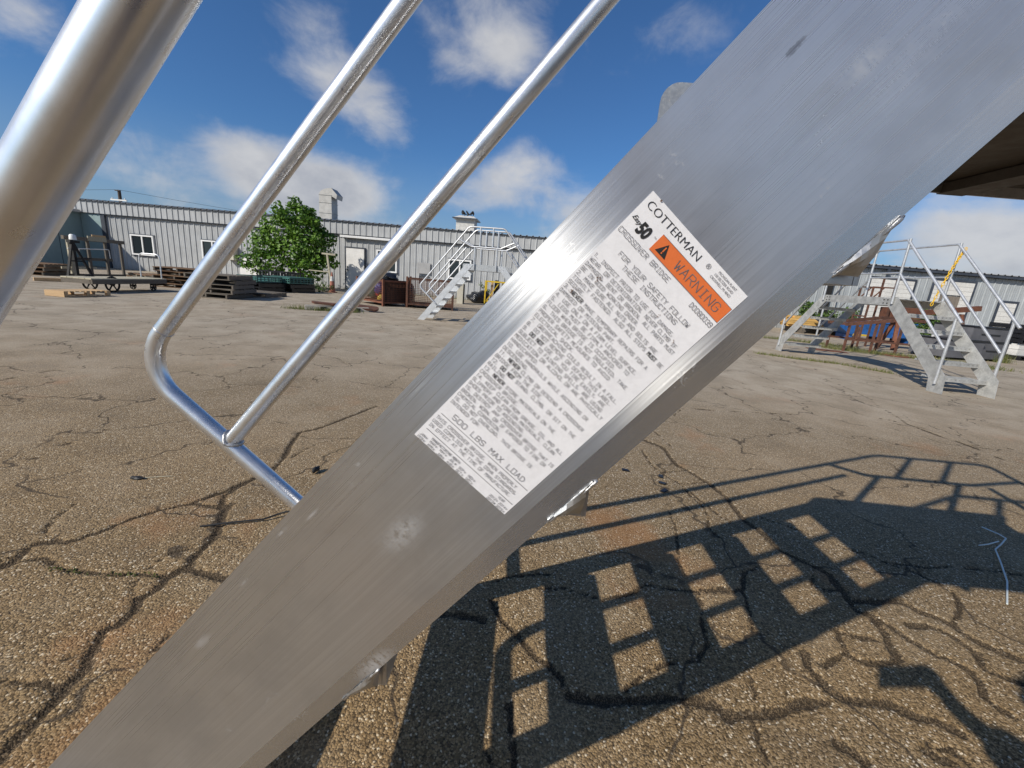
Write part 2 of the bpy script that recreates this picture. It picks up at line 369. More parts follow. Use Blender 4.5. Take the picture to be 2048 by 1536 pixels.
# tone drift over metres: greyer worn lanes, warm dusty areas, oil-dark blotches
tint = t.mix(t.rng(large, 0.36, 0.66), (1.02, 1.04, 1.10), (1.08, 1.01, 0.90))
base = t.mix(1.0, base, tint, 'MULTIPLY')
base = t.mix(t.math('MULTIPLY', t.rng(mid, 0.54, 0.80), 0.40), base, (0.11, 0.085, 0.06))
base = t.mix(t.math('MULTIPLY', t.rng(mid, 0.48, 0.25), 0.30), base, (0.32, 0.25, 0.16))
rustn = t.noise(t.mapping(gp, loc=(7.7, 2.2, 0)), 1.15, 4.0, 0.6, dim='2D')
base = t.mix(t.math('MULTIPLY', t.rng(rustn, 0.62, 0.78), 0.5), base, (0.33, 0.155, 0.06))
# towards the warehouse the surface turns a paler, greyer concrete tone
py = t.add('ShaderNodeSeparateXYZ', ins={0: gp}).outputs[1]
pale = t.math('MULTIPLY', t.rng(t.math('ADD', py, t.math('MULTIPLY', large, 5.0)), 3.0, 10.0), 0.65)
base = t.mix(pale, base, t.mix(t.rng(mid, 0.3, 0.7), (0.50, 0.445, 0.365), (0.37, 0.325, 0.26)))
# fine crazing
cw = t.vmath('ADD', gp, t.vmath('MULTIPLY', t.vmath('SUBTRACT', t.add('ShaderNodeTexNoise', noise_dimensions='2D', ins={'Vector': gp, 'Scale': 3.0, 'Detail': 3.0}).outputs['Color'], (0.5, 0.5, 0.5)), (0.5, 0.5, 0.0)))
craz = t.add('ShaderNodeTexVoronoi', voronoi_dimensions='2D', feature='DISTANCE_TO_EDGE', ins={'Vector': cw, 'Scale': 1.05, 'Randomness': 1.0})
crz = t.math('MULTIPLY', t.rng(craz.outputs['Distance'], 0.003, 0.015, 1.0, 0.0), t.rng(mid, 0.36, 0.52))
base = t.mix(t.math('MULTIPLY', crz, 0.8), base, (0.055, 0.043, 0.032))
ragged = t.math('ADD', crk, t.math('MULTIPLY', t.math('SUBTRACT', t.noise(gp, 52.0, 6.0, 0.8, dim='2D'), 0.5), 1.5))
ragged = t.math('MULTIPLY', ragged, t.rng(crk, 0.02, 0.12))
cm = t.rng(ragged, 0.28, 0.43)
dirtc = t.mix(t.math('GREATER_THAN', rs.outputs[1], 0.74), (0.034, 0.026, 0.018), (0.15, 0.11, 0.07))
halo = t.math('MULTIPLY', t.rng(crk, 0.0, 0.5), 0.22)
base = t.mix(halo, base, (0.10, 0.073, 0.045))
base = t.mix(t.math('MULTIPLY', cm, 0.84), base, dirtc)
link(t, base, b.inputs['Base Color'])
b.inputs['Roughness'].default_value = 0.95
b.inputs['Specular IOR Level'].default_value = 0.15
hgt = t.math('SUBTRACT', 1.0, t.math('ADD', t.math('MULTIPLY', t.math('POWER', big.outputs['Distance'], 2.0), 1.0), t.math('MULTIPLY', sml.outputs['Distance'], 0.22)))
bump(t, b, hgt, 0.55, 0.0055)

# ------------------------------------------------------------------ mesh builder
class MB:
    def __init__(self):
        self.v, self.f, self.uv = [], [], None
    def box(self, c, s, M=None):
        i = len(self.v)
        for dz_ in (-.5, .5):
            for dy_ in (-.5, .5):
                for dx_ in (-.5, .5):
                    p = Vector((c[0] + dx_ * s[0], c[1] + dy_ * s[1], c[2] + dz_ * s[2]))
                    self.v.append(tuple(M @ p) if M else tuple(p))
        self.f += [(i, i + 2, i + 3, i + 1), (i + 4, i + 5, i + 7, i + 6), (i, i + 1, i + 5, i + 4), (i + 2, i + 6, i + 7, i + 3), (i, i + 4, i + 6, i + 2), (i + 1, i + 3, i + 7, i + 5)]
        return self
    def bar(self, a, b_, w_, h_, up=(0, 0, 1)):
        a, b_ = Vector(a), Vector(b_)
        d = (b_ - a)
        L = d.length
        d.normalize()
        u = Vector(up)
        s = d.cross(u)
        if s.length < 1e-5:
            u = Vector((0, 1, 0)); s = d.cross(u)
        s.normalize()
        u = s.cross(d)
        M = Matrix(((d.x, s.x, u.x, (a.x + b_.x) / 2), (d.y, s.y, u.y, (a.y + b_.y) / 2), (d.z, s.z, u.z, (a.z + b_.z) / 2), (0, 0, 0, 1)))
        return self.box((0, 0, 0), (L, w_, h_), M)
    def tube(self, path, r, seg=12, caps=True, closed=False):
        P = [Vector(p) for p in path]
        n = len(P)
        rr = r if isinstance(r, (list, tuple)) else [r] * n
        T = []
        for k in range(n):
            if closed:
                d = P[(k + 1) % n] - P[k - 1]
            else:
                d = P[min(k + 1, n - 1)] - P[max(k - 1, 0)]
            T.append(d.normalized())
        ref = Vector((0, 0, 1)) if abs(T[0].z) < 0.9 else Vector((0, 1, 0))
        u = T[0].cross(ref).normalized()
        i0 = len(self.v)
        for k in range(n):
            u = (u - T[k] * u.dot(T[k])).normalized()
            wv = T[k].cross(u)
            for s in range(seg):
                a = 2 * math.pi * s / seg
                self.v.append(tuple(P[k] + (u * math.cos(a) + wv * math.sin(a)) * rr[k]))
        rngk = n if closed else n - 1
        for k in range(rngk):
            for s in range(seg):
                a, b_ = i0 + k * seg + s, i0 + k * seg + (s + 1) % seg
                kn = (k + 1) % n
                c, d = i0 + kn * seg + (s + 1) % seg, i0 + kn * seg + s
                self.f.append((a, b_, c, d))
        if caps and not closed:
            self.f.append(tuple(i0 + s for s in reversed(range(seg))))
            self.f.append(tuple(i0 + (n - 1) * seg + s for s in range(seg)))
        return self
    def prism(self, poly, fn0, fn1):
        """poly: 2-D outline; fn0/fn1 map a 2-D point onto the two faces"""
        i = len(self.v)
        n = len(poly)
        self.v += [tuple(fn0(p)) for p in poly] + [tuple(fn1(p)) for p in poly]
        self.f.append(tuple(range(i, i + n)))
        self.f.append(tuple(reversed(range(i + n, i + 2 * n))))
        for k in range(n):
            j = (k + 1) % n
            self.f.append((i + k, i + n + k, i + n + j, i + j))
        return self
    def lathe(self, prof, seg=16, M=None):
        i0 = len(self.v)
        for r, z in prof:
            for s in range(seg):
                a = 2 * math.pi * s / seg
                p = Vector((r * math.cos(a), r * math.sin(a), z))
                self.v.append(tuple(M @ p) if M else tuple(p))
        for k in range(len(prof) - 1):
            for s in range(seg):
                self.f.append((i0 + k * seg + s, i0 + k * seg + (s + 1) % seg, i0 + (k + 1) * seg + (s + 1) % seg, i0 + (k + 1) * seg + s))
        self.f.append(tuple(i0 + s for s in reversed(range(seg))))
        self.f.append(tuple(i0 + (len(prof) - 1) * seg + s for s in range(seg)))
        return self
    def quad(self, a, b_, c, d):
        i = len(self.v)
        self.v += [tuple(a), tuple(b_), tuple(c), tuple(d)]
        self.f.append((i, i + 1, i + 2, i + 3))
        return self
    def mesh(self, name, m, smooth=False, bevel=0.0):
        me = bpy.data.meshes.new(name)
        me.from_pydata(self.v, [], self.f)
        if bevel > 0:
            bm = bmesh.new(); bm.from_mesh(me)
            bmesh.ops.bevel(bm, geom=[e for e in bm.edges if len(e.link_faces) == 2 and e.calc_face_angle(0) > 0.5], offset=bevel, segments=2, affect='EDGES', clamp_overlap=True)
            bm.to_mesh(me); bm.free()
        bm = bmesh.new(); bm.from_mesh(me)
        bmesh.ops.recalc_face_normals(bm, faces=bm.faces)
        bm.to_mesh(me); bm.free()
        me.materials.append(MATS[m])
        if smooth:
            me.polygons.foreach_set('use_smooth', [True] * len(me.polygons))
            if smooth != 'all':
                me.set_sharp_from_angle(angle=math.radians(42))
        return me
    def build(self, name, m, parent=None, smooth=False, bevel=0.0):
        return obj(name, self.mesh(name, m, smooth, bevel), parent)

def obj(name, me, parent=None, loc=None, rotz=None, scale=None):
    o = bpy.data.objects.new(name, me)
    COL.objects.link(o)
    if parent:
        o.parent = parent
    if loc is not None:
        o.location = loc
    if rotz is not None:
        o.rotation_euler = (0, 0, rotz)
    if scale is not None:
        o.scale = scale
    return o
def tag(o, label=None, cat=None, group=None, kind=None):
    if label: o['label'] = label
    if cat: o['category'] = cat
    if group: o['group'] = group
    if kind: o['kind'] = kind
    return o
def thing(name, label, cat, loc=(0, 0, 0), rotz=0.0, group=None, scale=1.0):
    o = obj(name, None, None, loc, rotz, (scale,) * 3)
    o.empty_display_size = 0.2
    return tag(o, label, cat, group)
def copy_tree(o, parent=None):
    c = o.copy()
    COL.objects.link(c)
    c.parent = parent
    for ch in o.children:
        copy_tree(ch, c)
    return c
def fillet(pts, rad, n=8):
    P = [Vector(p) for p in pts]
    out = [P[0]]
    for k in range(1, len(P) - 1):
        r_ = rad[k - 1] if isinstance(rad, (list, tuple)) else rad
        a = (P[k - 1] - P[k]).normalized(); c = (P[k + 1] - P[k]).normalized()
        ang = a.angle(c)
        if r_ <= 0 or ang > 3.1:
            out.append(P[k]); continue
        tl = r_ / math.tan(ang / 2)
        cen = P[k] + (a + c).normalized() * (r_ / math.sin(ang / 2))
        s, e = P[k] + a * tl, P[k] + c * tl
        vs, ve = s - cen, e - cen
        tot = vs.angle(ve)
        for q in range(n + 1):
            f = q / n
            out.append(cen + (vs * math.sin((1 - f) * tot) + ve * math.sin(f * tot)) / math.sin(tot))
    out.append(P[-1])
    return out
UNIT = {}
def unit_box(m):
    if m not in UNIT:
        UNIT[m] = MB().box((0, 0, 0), (1, 1, 1)).mesh('board_' + m, m)
    return UNIT[m]
def boxpart(name, m, parent, c, s, rot=None):
    o = obj(name, unit_box(m), parent, c, None, s)
    if rot:
        o.rotation_euler = rot
    return o

# ------------------------------------------------------------------ ground: one sheet, finer near the crossing, cracks sunk into it
CRACKS = [
    (0.0220, [(-1.80, 1.26), (-1.79, 1.30), (-1.82, 1.37), (-1.81, 1.41), (-1.72, 1.42), (-1.69, 1.46), (-1.65, 1.53), (-1.63, 1.60), (-1.58, 1.67), (-1.50, 1.74), (-1.46, 1.76)]),
    (0.0140, [(-1.78, 1.25), (-1.77, 1.28), (-1.75, 1.30), (-1.71, 1.32), (-1.65, 1.30), (-1.58, 1.27), (-1.50, 1.27), (-1.39, 1.27), (-1.32, 1.28), (-1.24, 1.28), (-1.19, 1.30)]),
    (0.0120, [(-1.83, 1.28), (-1.81, 1.34)]),
    (0.0340, [(-1.31, 1.78), (-1.30, 1.72), (-1.26, 1.64), (-1.21, 1.54), (-1.20, 1.47), (-1.19, 1.40), (-1.18, 1.35), (-1.19, 1.32), (-1.20, 1.27), (-1.19, 1.22), (-1.21, 1.17), (-1.18, 1.12), (-1.18, 1.07), (-1.20, 1.04), (-1.19, 1.01), (-1.16, 0.95), (-1.13, 0.91), (-1.13, 0.87), (-1.12, 0.83), (-1.11, 0.78), (-1.11, 0.74), (-1.11, 0.71), (-1.10, 0.69)]),
    (0.0300, [(-1.16, 1.33), (-1.09, 1.31), (-1.00, 1.30), (-0.91, 1.29)]),
    (0.0070, [(-1.30, 1.31), (-1.30, 1.40), (-1.24, 1.45)]),
    (0.0080, [(-1.23, 1.17), (-1.28, 1.22), (-1.30, 1.26)]),
    (0.0100, [(-1.96, 1.67), (-1.93, 1.57), (-1.89, 1.50), (-1.83, 1.43)]),
    (0.0130, [(-1.32, 0.87), (-1.27, 0.86), (-1.23, 0.86), (-1.19, 0.87), (-1.15, 0.85), (-1.13, 0.86)]),
    (0.0070, [(-1.22, 0.93), (-1.19, 0.96)]),
    (0.0100, [(-1.00, 0.98), (-1.00, 1.03), (-1.00, 1.06)]),
    (0.0060, [(-1.19, 1.53), (-1.11, 1.53), (-1.03, 1.47)]),
    (0.0260, [(-1.48, 1.76), (-1.41, 1.89), (-1.36, 2.03), (-1.32, 2.14), (-1.35, 2.31), (-1.40, 2.46), (-1.47, 2.72), (-1.37, 2.85), (-1.28, 3.12), (-1.17, 3.43)]),
    (0.0220, [(-1.33, 1.74), (-1.39, 1.85), (-1.37, 1.96), (-1.36, 2.03)]),
    (0.0160, [(-1.46, 1.75), (-1.34, 1.74)]),
    (0.0090, [(-2.58, 2.03), (-2.61, 2.21), (-2.63, 2.37), (-2.61, 2.50)]),
    (0.0070, [(-1.31, 2.32), (-1.27, 2.55), (-1.11, 2.71)]),
    (0.0120, [(-2.66, 5.39), (-2.26, 5.20), (-1.99, 4.87)]),
    (0.0070, [(-4.26, 3.26), (-4.27, 3.52), (-4.23, 3.80)]),
    (0.0080, [(-3.85, 4.49), (-3.21, 4.69), (-2.83, 4.81)]),
    (0.0080, [(-3.81, 6.81), (-3.95, 8.10)]),
    (0.0340, [(1.06, 3.23), (1.11, 3.17), (1.22, 3.05), (1.21, 2.73), (1.27, 2.62), (1.33, 2.46), (1.36, 2.29), (1.34, 2.14), (1.34, 2.04), (1.37, 1.93), (1.38, 1.79), (1.45, 1.71), (1.51, 1.64), (1.48, 1.52), (1.46, 1.42), (1.51, 1.38)]),
    (0.0110, [(1.03, 2.97), (1.02, 2.69), (1.06, 2.55), (1.13, 2.43), (1.13, 2.30), (1.16, 2.17), (1.14, 2.05), (1.09, 1.94), (1.11, 1.86)]),
    (0.0080, [(1.13, 2.43), (1.34, 2.49)]),
    (0.0070, [(1.07, 2.58), (1.23, 2.64)]),
    (0.0090, [(0.93, 2.07), (0.91, 1.93), (0.87, 1.78), (0.82, 1.64), (0.82, 1.54)]),
    (0.0110, [(0.51, 1.38), (0.58, 1.44), (0.62, 1.46), (0.77, 1.45), (0.96, 1.46), (1.04, 1.49), (1.10, 1.59), (1.18, 1.64)]),
    (0.0090, [(1.15, 2.33), (1.21, 2.08), (1.25, 1.99), (1.30, 1.92)]),
    (0.0090, [(1.45, 2.09), (1.56, 2.03), (1.64, 1.96), (1.75, 1.86), (1.86, 1.80), (1.87, 1.77), (2.06, 1.75), (2.18, 1.78), (2.41, 1.77), (2.53, 1.76)]),
    (0.0080, [(1.87, 1.77), (1.96, 1.71), (2.01, 1.63)]),
    (0.0090, [(1.63, 3.95), (1.85, 4.27), (2.28, 4.29), (2.74, 4.35), (3.21, 4.42), (3.45, 4.41)]),
    (0.0130, [(5.15, 6.91), (5.26, 6.73), (5.10, 6.11), (4.96, 5.59), (4.77, 5.30), (4.52, 4.67), (4.40, 4.44)]),
    (0.0220, [(4.40, 4.44), (4.39, 4.07), (4.43, 3.82), (4.40, 3.54), (4.41, 3.34)]),
    (0.0130, [(4.17, 4.58), (4.40, 4.44)]),
    (0.0120, [(5.65, 9.99), (5.59, 8.92), (5.54, 8.06)]),
    (0.0090, [(1.27, 3.41), (1.30, 3.11)]),
    (0.0060, [(4.85, 4.13), (4.86, 3.87), (4.80, 3.67)]),
    (0.0060, [(4.83, 5.80), (4.62, 5.49)]),
    (0.0420, [(1.50, 1.47), (1.71, 1.50), (1.73, 1.45), (1.78, 1.42), (1.81, 1.39), (1.82, 1.32), (1.86, 1.28), (1.92, 1.24)]),
    (0.0160, [(1.82, 1.39), (1.93, 1.47), (2.00, 1.55), (2.02, 1.59)]),
    (0.0320, [(1.50, 1.41), (1.49, 1.36), (1.47, 1.29), (1.44, 1.22), (1.43, 1.20)]),
    (0.0220, [(1.51, 1.40), (1.54, 1.34), (1.55, 1.30), (1.56, 1.28), (1.59, 1.23), (1.63, 1.21), (1.65, 1.18), (1.65, 1.14), (1.60, 1.08), (1.60, 1.05), (1.62, 1.02)]),
    (0.0240, [(1.61, 1.36), (1.70, 1.37), (1.75, 1.34), (1.76, 1.29), (1.76, 1.25), (1.72, 1.19), (1.75, 1.16), (1.80, 1.14)]),
    (0.0180, [(1.29, 1.30), (1.35, 1.28), (1.41, 1.28)]),
    (0.0180, [(1.29, 1.29), (1.25, 1.20), (1.28, 1.17), (1.35, 1.17), (1.42, 1.19)]),
    (0.0350, [(1.09, 1.19), (1.07, 1.13), (1.08, 1.10), (1.08, 1.05), (1.10, 1.03), (1.16, 1.02), (1.25, 1.02), (1.29, 0.99), (1.35, 0.98), (1.39, 0.95)]),
    (0.0160, [(1.10, 1.16), (1.13, 1.14), (1.24, 1.20)]),
    (0.0550, [(0.70, 0.94), (0.77, 0.95), (0.86, 0.96), (0.97, 1.00), (1.04, 1.01)]),
    (0.0120, [(0.78, 0.95), (0.76, 0.87), (0.76, 0.83)]),
    (0.0080, [(0.85, 1.08), (0.83, 1.03), (0.82, 1.00)]),
    (0.0300, [(0.98, 0.89), (1.01, 0.87), (1.03, 0.84)]),
    (0.0220, [(1.23, 0.90), (1.24, 0.88), (1.29, 0.86)]),
    (0.0180, [(1.25, 0.90), (1.31, 0.90), (1.33, 0.86)]),
    (0.0130, [(1.10, 1.60), (1.03, 1.48), (0.95, 1.47)]),
    (0.0110, [(1.03, 1.48), (1.01, 1.40), (0.96, 1.27)]),
    (0.0100, [(1.42, 1.62), (1.37, 1.55), (1.42, 1.53), (1.51, 1.53)]),
    (0.0260, [(-0.18, 1.22), (-0.11, 1.22), (-0.03, 1.21)]),
    (0.0110, [(-0.04, 1.38), (0.05, 1.44), (0.13, 1.46), (0.24, 1.48)]),
    (0.0110, [(0.17, 1.39), (0.27, 1.40), (0.37, 1.37), (0.43, 1.36), (0.54, 1.40), (0.62, 1.46), (0.71, 1.45), (0.83, 1.45), (0.97, 1.49)]),
    (0.0160, [(-0.01, 1.31), (0.04, 1.21), (0.10, 1.15), (0.15, 1.08), (0.20, 1.05), (0.23, 1.01), (0.24, 0.96)]),
    (0.0350, [(0.24, 0.96), (0.30, 0.95), (0.43, 0.96), (0.56, 0.98), (0.69, 0.97)]),
    (0.0110, [(0.41, 0.99), (0.51, 1.06), (0.59, 1.10), (0.69, 1.12), (0.76, 1.19), (0.77, 1.27)]),
    (0.0150, [(0.07, 0.93), (0.08, 0.86), (0.08, 0.83), (0.09, 0.76)]),
    (0.0110, [(0.01, 0.80), (0.04, 0.76)]),
    (0.0090, [(0.77, 1.27), (0.82, 1.38), (0.83, 1.45)]),
]
def axis(lo, hi, fine_lo, fine_hi, h1, mid_lo, mid_hi, h2, g=1.18):
    a = list(np.arange(fine_lo, fine_hi, h1))
    b = list(np.arange(fine_hi, mid_hi, h2))
    c, s, x = [], h2, mid_hi
    while x < hi:
        c.append(x); s *= g; x += s
    c.append(hi)
    b0 = list(np.arange(fine_lo - h2, mid_lo, -h2))
    c0, s, x = [], h2, mid_lo
    while x > lo:
        c0.append(x); s *= g; x -= s
    c0.append(lo)
    return np.array(sorted(set(np.round(a + b + c + b0 + c0, 5))))
gx = axis(-900, 900, -2.3, 3.2, 0.012, -7.0, 8.5, 0.035)
gy = axis(-300, 900, 0.55, 2.75, 0.012, 0.3, 6.8, 0.03)
X, Y = np.meshgrid(gx, gy)
nx, ny = len(gx), len(gy)
fx, fy = X.ravel(), Y.ravel()
def wob(x, y, f, s):
    return (np.sin(x * f + s) * np.cos(y * f * 1.13 + 2.1 * s) + 0.6 * np.sin(x * f * 2.3 + y * f * 1.7 + s * 3.3) + 0.4 * np.cos(y * f * 4.1 - x * f * 3.3 + s)) / 2.0
jx = fx + 0.004 * wob(fx, fy, 31, 0.3) + 0.006 * wob(fx, fy, 95, 1.3)
jy = fy + 0.004 * wob(fx, fy, 29, 2.3) + 0.006 * wob(fx, fy, 90, 4.3)
crack = np.zeros(len(fx))
near = np.where((np.abs(fx) < 9.5) & (fy > 0.2) & (fy < 8))[0]
nxp, nyp = jx[near], jy[near]
for wd, pts in CRACKS:
    hw = max(min(wd, 0.028), 0.011) * 0.43
    peak = min(1.0, 0.45 + wd / 0.026)
    for (x0, y0), (x1, y1) in zip(pts[:-1], pts[1:]):
        pad = hw * 2.6 + 0.03
        sel = np.where((nxp > min(x0, x1) - pad) & (nxp < max(x0, x1) + pad) & (nyp > min(y0, y1) - pad) & (nyp < max(y0, y1) + pad))[0]
        if len(sel) == 0:
            continue
        px, py_ = nxp[sel], nyp[sel]
        dx, dy = x1 - x0, y1 - y0
        tt = np.clip(((px - x0) * dx + (py_ - y0) * dy) / (dx * dx + dy * dy + 1e-9), 0, 1)
        d = np.hypot(px - x0 - tt * dx, py_ - y0 - tt * dy)
        wv = hw * (1.0 + 0.45 * wob(px, py_, 17, 5.1))
        val = peak * np.clip(1.2 - d / (wv + 1e-6) * 0.70, 0, 1)
        ii = near[sel]
        crack[ii] = np.maximum(crack[ii], val)
sink = np.clip((crack - 0.25) / 0.6, 0, 1) * 0.011
und = 0.006 * wob(fx, fy, 1.3, 0.7) * np.clip(np.hypot(fx, fy - 1) / 2.0, 0, 1) * (np.hypot(fx, fy) < 60)
fz = -sink + np.minimum(und, 0.0) * 0.6
me = bpy.data.meshes.new('ground')
me.vertices.add(len(fx))
me.vertices.foreach_set('co', np.stack([fx, fy, fz], 1).astype(np.float32).ravel())
idx = np.arange(nx * ny).reshape(ny, nx)
quads = np.stack([idx[:-1, :-1], idx[:-1, 1:], idx[1:, 1:], idx[1:, :-1]], -1).reshape(-1, 4)
nq = len(quads)
me.loops.add(nq * 4)
me.loops.foreach_set('vertex_index', quads.astype(np.int32).ravel())
me.polygons.add(nq)
me.polygons.foreach_set('loop_start', np.arange(0, nq * 4, 4, dtype=np.int32))
me.update(calc_edges=True)
me.polygons.foreach_set('use_smooth', np.ones(nq, dtype=bool))
at = me.attributes.new('crack', 'FLOAT', 'POINT')
at.data.foreach_set('value', crack.astype(np.float32))
me.materials.append(MATS['asphalt'])
tag(obj('ground', me), kind='structure')

# ------------------------------------------------------------------ warehouse
AZW, DW = -0.0438, 21.485
wh = thing('warehouse_building', 'long low grey ribbed steel warehouse with white doors and windows', 'building',
           (-math.sin(AZW) * DW, math.cos(AZW) * DW, 0), AZW)
def ribbed(width, height, z0, ribs, rib_h, rib_w, m, name, y0=0.0, minor=True):
    """one steel sheet: flat pan with trapezoid ribs standing towards -y"""
    prof = []
    sp = width / ribs
    for k in range(ribs):
        c = sp * (k + 0.12)
        if k == 0:
            prof.append((0.0, 0.0))
        prof += [(c - rib_w * .5, 0.0), (c - rib_w * .22, -rib_h), (c + rib_w * .22, -rib_h), (c + rib_w * .5, 0.0)]
        if minor:
            for q in (0.36, 0.66):
                c2 = sp * (k + 0.12 + q)
                prof += [(c2 - .018, 0.0), (c2, -0.006), (c2 + .018, 0.0)]
    prof.append((width + 0.012, 0.0))
    b = MB()
    for x, y in prof:
        b.v.append((x, y0 + y, z0)); b.v.append((x, y0 + y, z0 + height))
    for k in range(len(prof) - 1):
        b.f.append((2 * k, 2 * k + 2, 2 * k + 3, 2 * k + 1))
    i = len(b.v)
    b.v += [(0, y0 + .02, z0), (0, y0 + .02, z0 + height), (width, y0 + .02, z0), (width, y0 + .02, z0 + height)]
    b.f.append((i, i + 1, i + 3, i + 2))
    return b.mesh(name, m)
PW = 0.915
pan_main = ribbed(PW, 2.74, 0.0, 3, 0.032, 0.075, 'siding_main', 'wall_panel')
pan_fas = ribbed(PW, 0.60, 2.70, 3, 0.032, 0.075, 'siding_main', 'fascia_panel', minor=False)
pan_right = ribbed(PW, 3.16, 0.0, 3, 0.032, 0.075, 'siding_right', 'wall_panel')
XS = 7.0
nx0 = -26
k = 0
x = -24.1
while x < XS:
    obj('wall_panel', pan_main, wh, (x, 0.003 * (k % 2), 0))
    x += PW; k += 1
x = -26.0
k = 0
while x < XS:
    obj('fascia_panel', pan_fas, wh, (x, -0.16 + 0.003 * (k % 2), 0))
    x += PW; k += 1
x = XS
while x < 33:
    obj('wall_panel', pan_right, wh, (x, 0.003 * (k % 2), 0))
    x += PW; k += 1
# roof sheets with ribs running back, ribs show as scallops along the eave
def roof_sheet(name, y_front, z):
    b = MB()
    sp = PW / 3
    prof = [(0, 0)]
    for k in range(3):
        c = sp * (k + .5)
        prof += [(c - .05, 0), (c - .025, .04), (c + .025, .04), (c + .05, 0)]
    prof.append((PW + .01, 0))
    for x, h in prof:
        b.v += [(x, y_front, z + h), (x, y_front, z + h - .012), (x, 9.0, z + h + .55), (x, 9.0, z + h + .53)]
    for k in range(len(prof) - 1):
        a, c = 4 * k, 4 * k + 4
        b.f += [(a, c, c + 1, a + 1), (a, a + 2, c + 2, c), (a + 1, c + 1, c + 3, a + 3)]
    return b.mesh(name, 'roof_steel')
rs_main = roof_sheet('roof_panel', -0.26, 3.315)
x = -26.0
while x < 33:
    obj('roof_panel', rs_main, wh, (x, 0, 0))
    x += PW
MB().box((-9.5, -.205, 3.285), (33.0, .05, .04)).build('fascia_cap', 'dark_trim', wh)
MB().box((20.0, -.16, 3.225), (26.0, .16, .10)).build('gutter', 'dark_trim', wh)
MB().box((-8.0, -.10, 2.68), (30.0, .05, .05)).build('drip_edge', 'dark_trim', wh)
MB().box((4.5, 4.6, 1.6), (57.0, 8.6, 3.2)).build('building_core', 'dark_trim', wh)
MB().box((-22.83, -.06, 1.34), (.22, .09, 2.68)).build('corner_trim', 'dark_trim', wh)
MB().box((-8.8, -.13, 2.62), (2.75, .22, .05)).box((-8.8, -.22, 2.60), (2.75, .03, .10)).build('door_flashing', 'vinyl_white', wh)
# shaded smooth wall bay and the wing that stands forward of the main front
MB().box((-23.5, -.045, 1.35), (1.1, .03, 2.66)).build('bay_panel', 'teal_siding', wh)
def window(x0, x1, z0, z1, panes, fr=.07):
    wdo = MB()
    for (a, c, e, f_) in ((x0, x1, z1 - fr, z1), (x0, x1, z0, z0 + fr), (x0, x0 + fr, z0 + fr, z1 - fr), (x1 - fr, x1, z0 + fr, z1 - fr)):
        wdo.box(((a + c) / 2, -.065, (e + f_) / 2), (c - a, .09, f_ - e))
    fo = wdo.build('window', 'vinyl_white', wh)
    xs = np.linspace(x0 + fr, x1 - fr, panes + 1)
    for i in range(panes):
        if i:
            MB().box((xs[i], -.062, (z0 + z1) / 2), (fr, .075, z1 - z0 - 2 * fr)).build('mullion', 'vinyl_white', fo)
        a, c = xs[i] + (fr / 2 if i else 0), xs[i + 1] - (fr / 2 if i < panes - 1 else 0)
        MB().box(((a + c) / 2, -.046, (z0 + z1) / 2), (c - a, .02, z1 - z0 - 2 * fr)).build('pane', 'window_glass', fo)
    MB().box(((x0 + x1) / 2, -.045, z0 - .03), (x1 - x0 + .1, .05, .05)).build('sill', 'dark_trim', fo)
    MB().box(((x0 + x1) / 2, -.045, z1 + .022), (x1 - x0 + .1, .05, .035)).build('head_flashing', 'dark_trim', fo)
    return fo
window(-21.45, -20.2, .80, 1.82, 2)
window(-17.6, -16.45, .88, 1.84, 2)
window(-8.35, -7.3, 1.02, 2.10, 2)
f4 = window(-4.66, -3.5, .98, 1.95, 2)
def door(x0, x1, z1, name='door', m='white_paint'):
    d = MB().box(((x0 + x1) / 2, -.055, z1 / 2), (x1 - x0, .05, z1)).build(name, m, wh)
    MB().box((x0 - .03, -.05, z1 / 2), (.06, .085, z1)).box((x1 + .03, -.05, z1 / 2), (.06, .085, z1)).box(((x0 + x1) / 2, -.05, z1 + .032), (x1 - x0 + .12, .085, .06)).build('door_frame', 'dark_trim', d)
    return d
d1_ = door(-9.95, -9.0, 2.06)
for zz in (.98, 1.12):
    MB().lathe([(.035, 0), (.035, .03), (.02, .05)], 10, Matrix.Translation((-9.86, -.08, zz)) @ Matrix.Rotation(math.pi / 2, 4, 'X')).build('door_knob', 'black_iron', d1_)
MB().box((-15.1, -.075, .57), (1.0, .06, 1.14)).build('white_hatch', 'white_paint', wh)
MB().box((-5.9, -.075, 1.38), (.63, .05, .54)).build('sheet_cover', 'panel_grey', wh)
MB().box((-5.9, -.06, 1.0), (.48, .05, .05)).box((-6.12, -.06, .8), (.05, .05, .4)).build('pipe_bracket', 'dark_trim', wh)
eb = MB().box((-15.95, -.20, 1.31), (.5, .34, .70)).build('meter_box', 'beige_metal', wh, bevel=.01)
MB().box((-15.92, -.375, 1.46), (.13, .015, .10)).build('meter_window', 'dark_trim', eb)
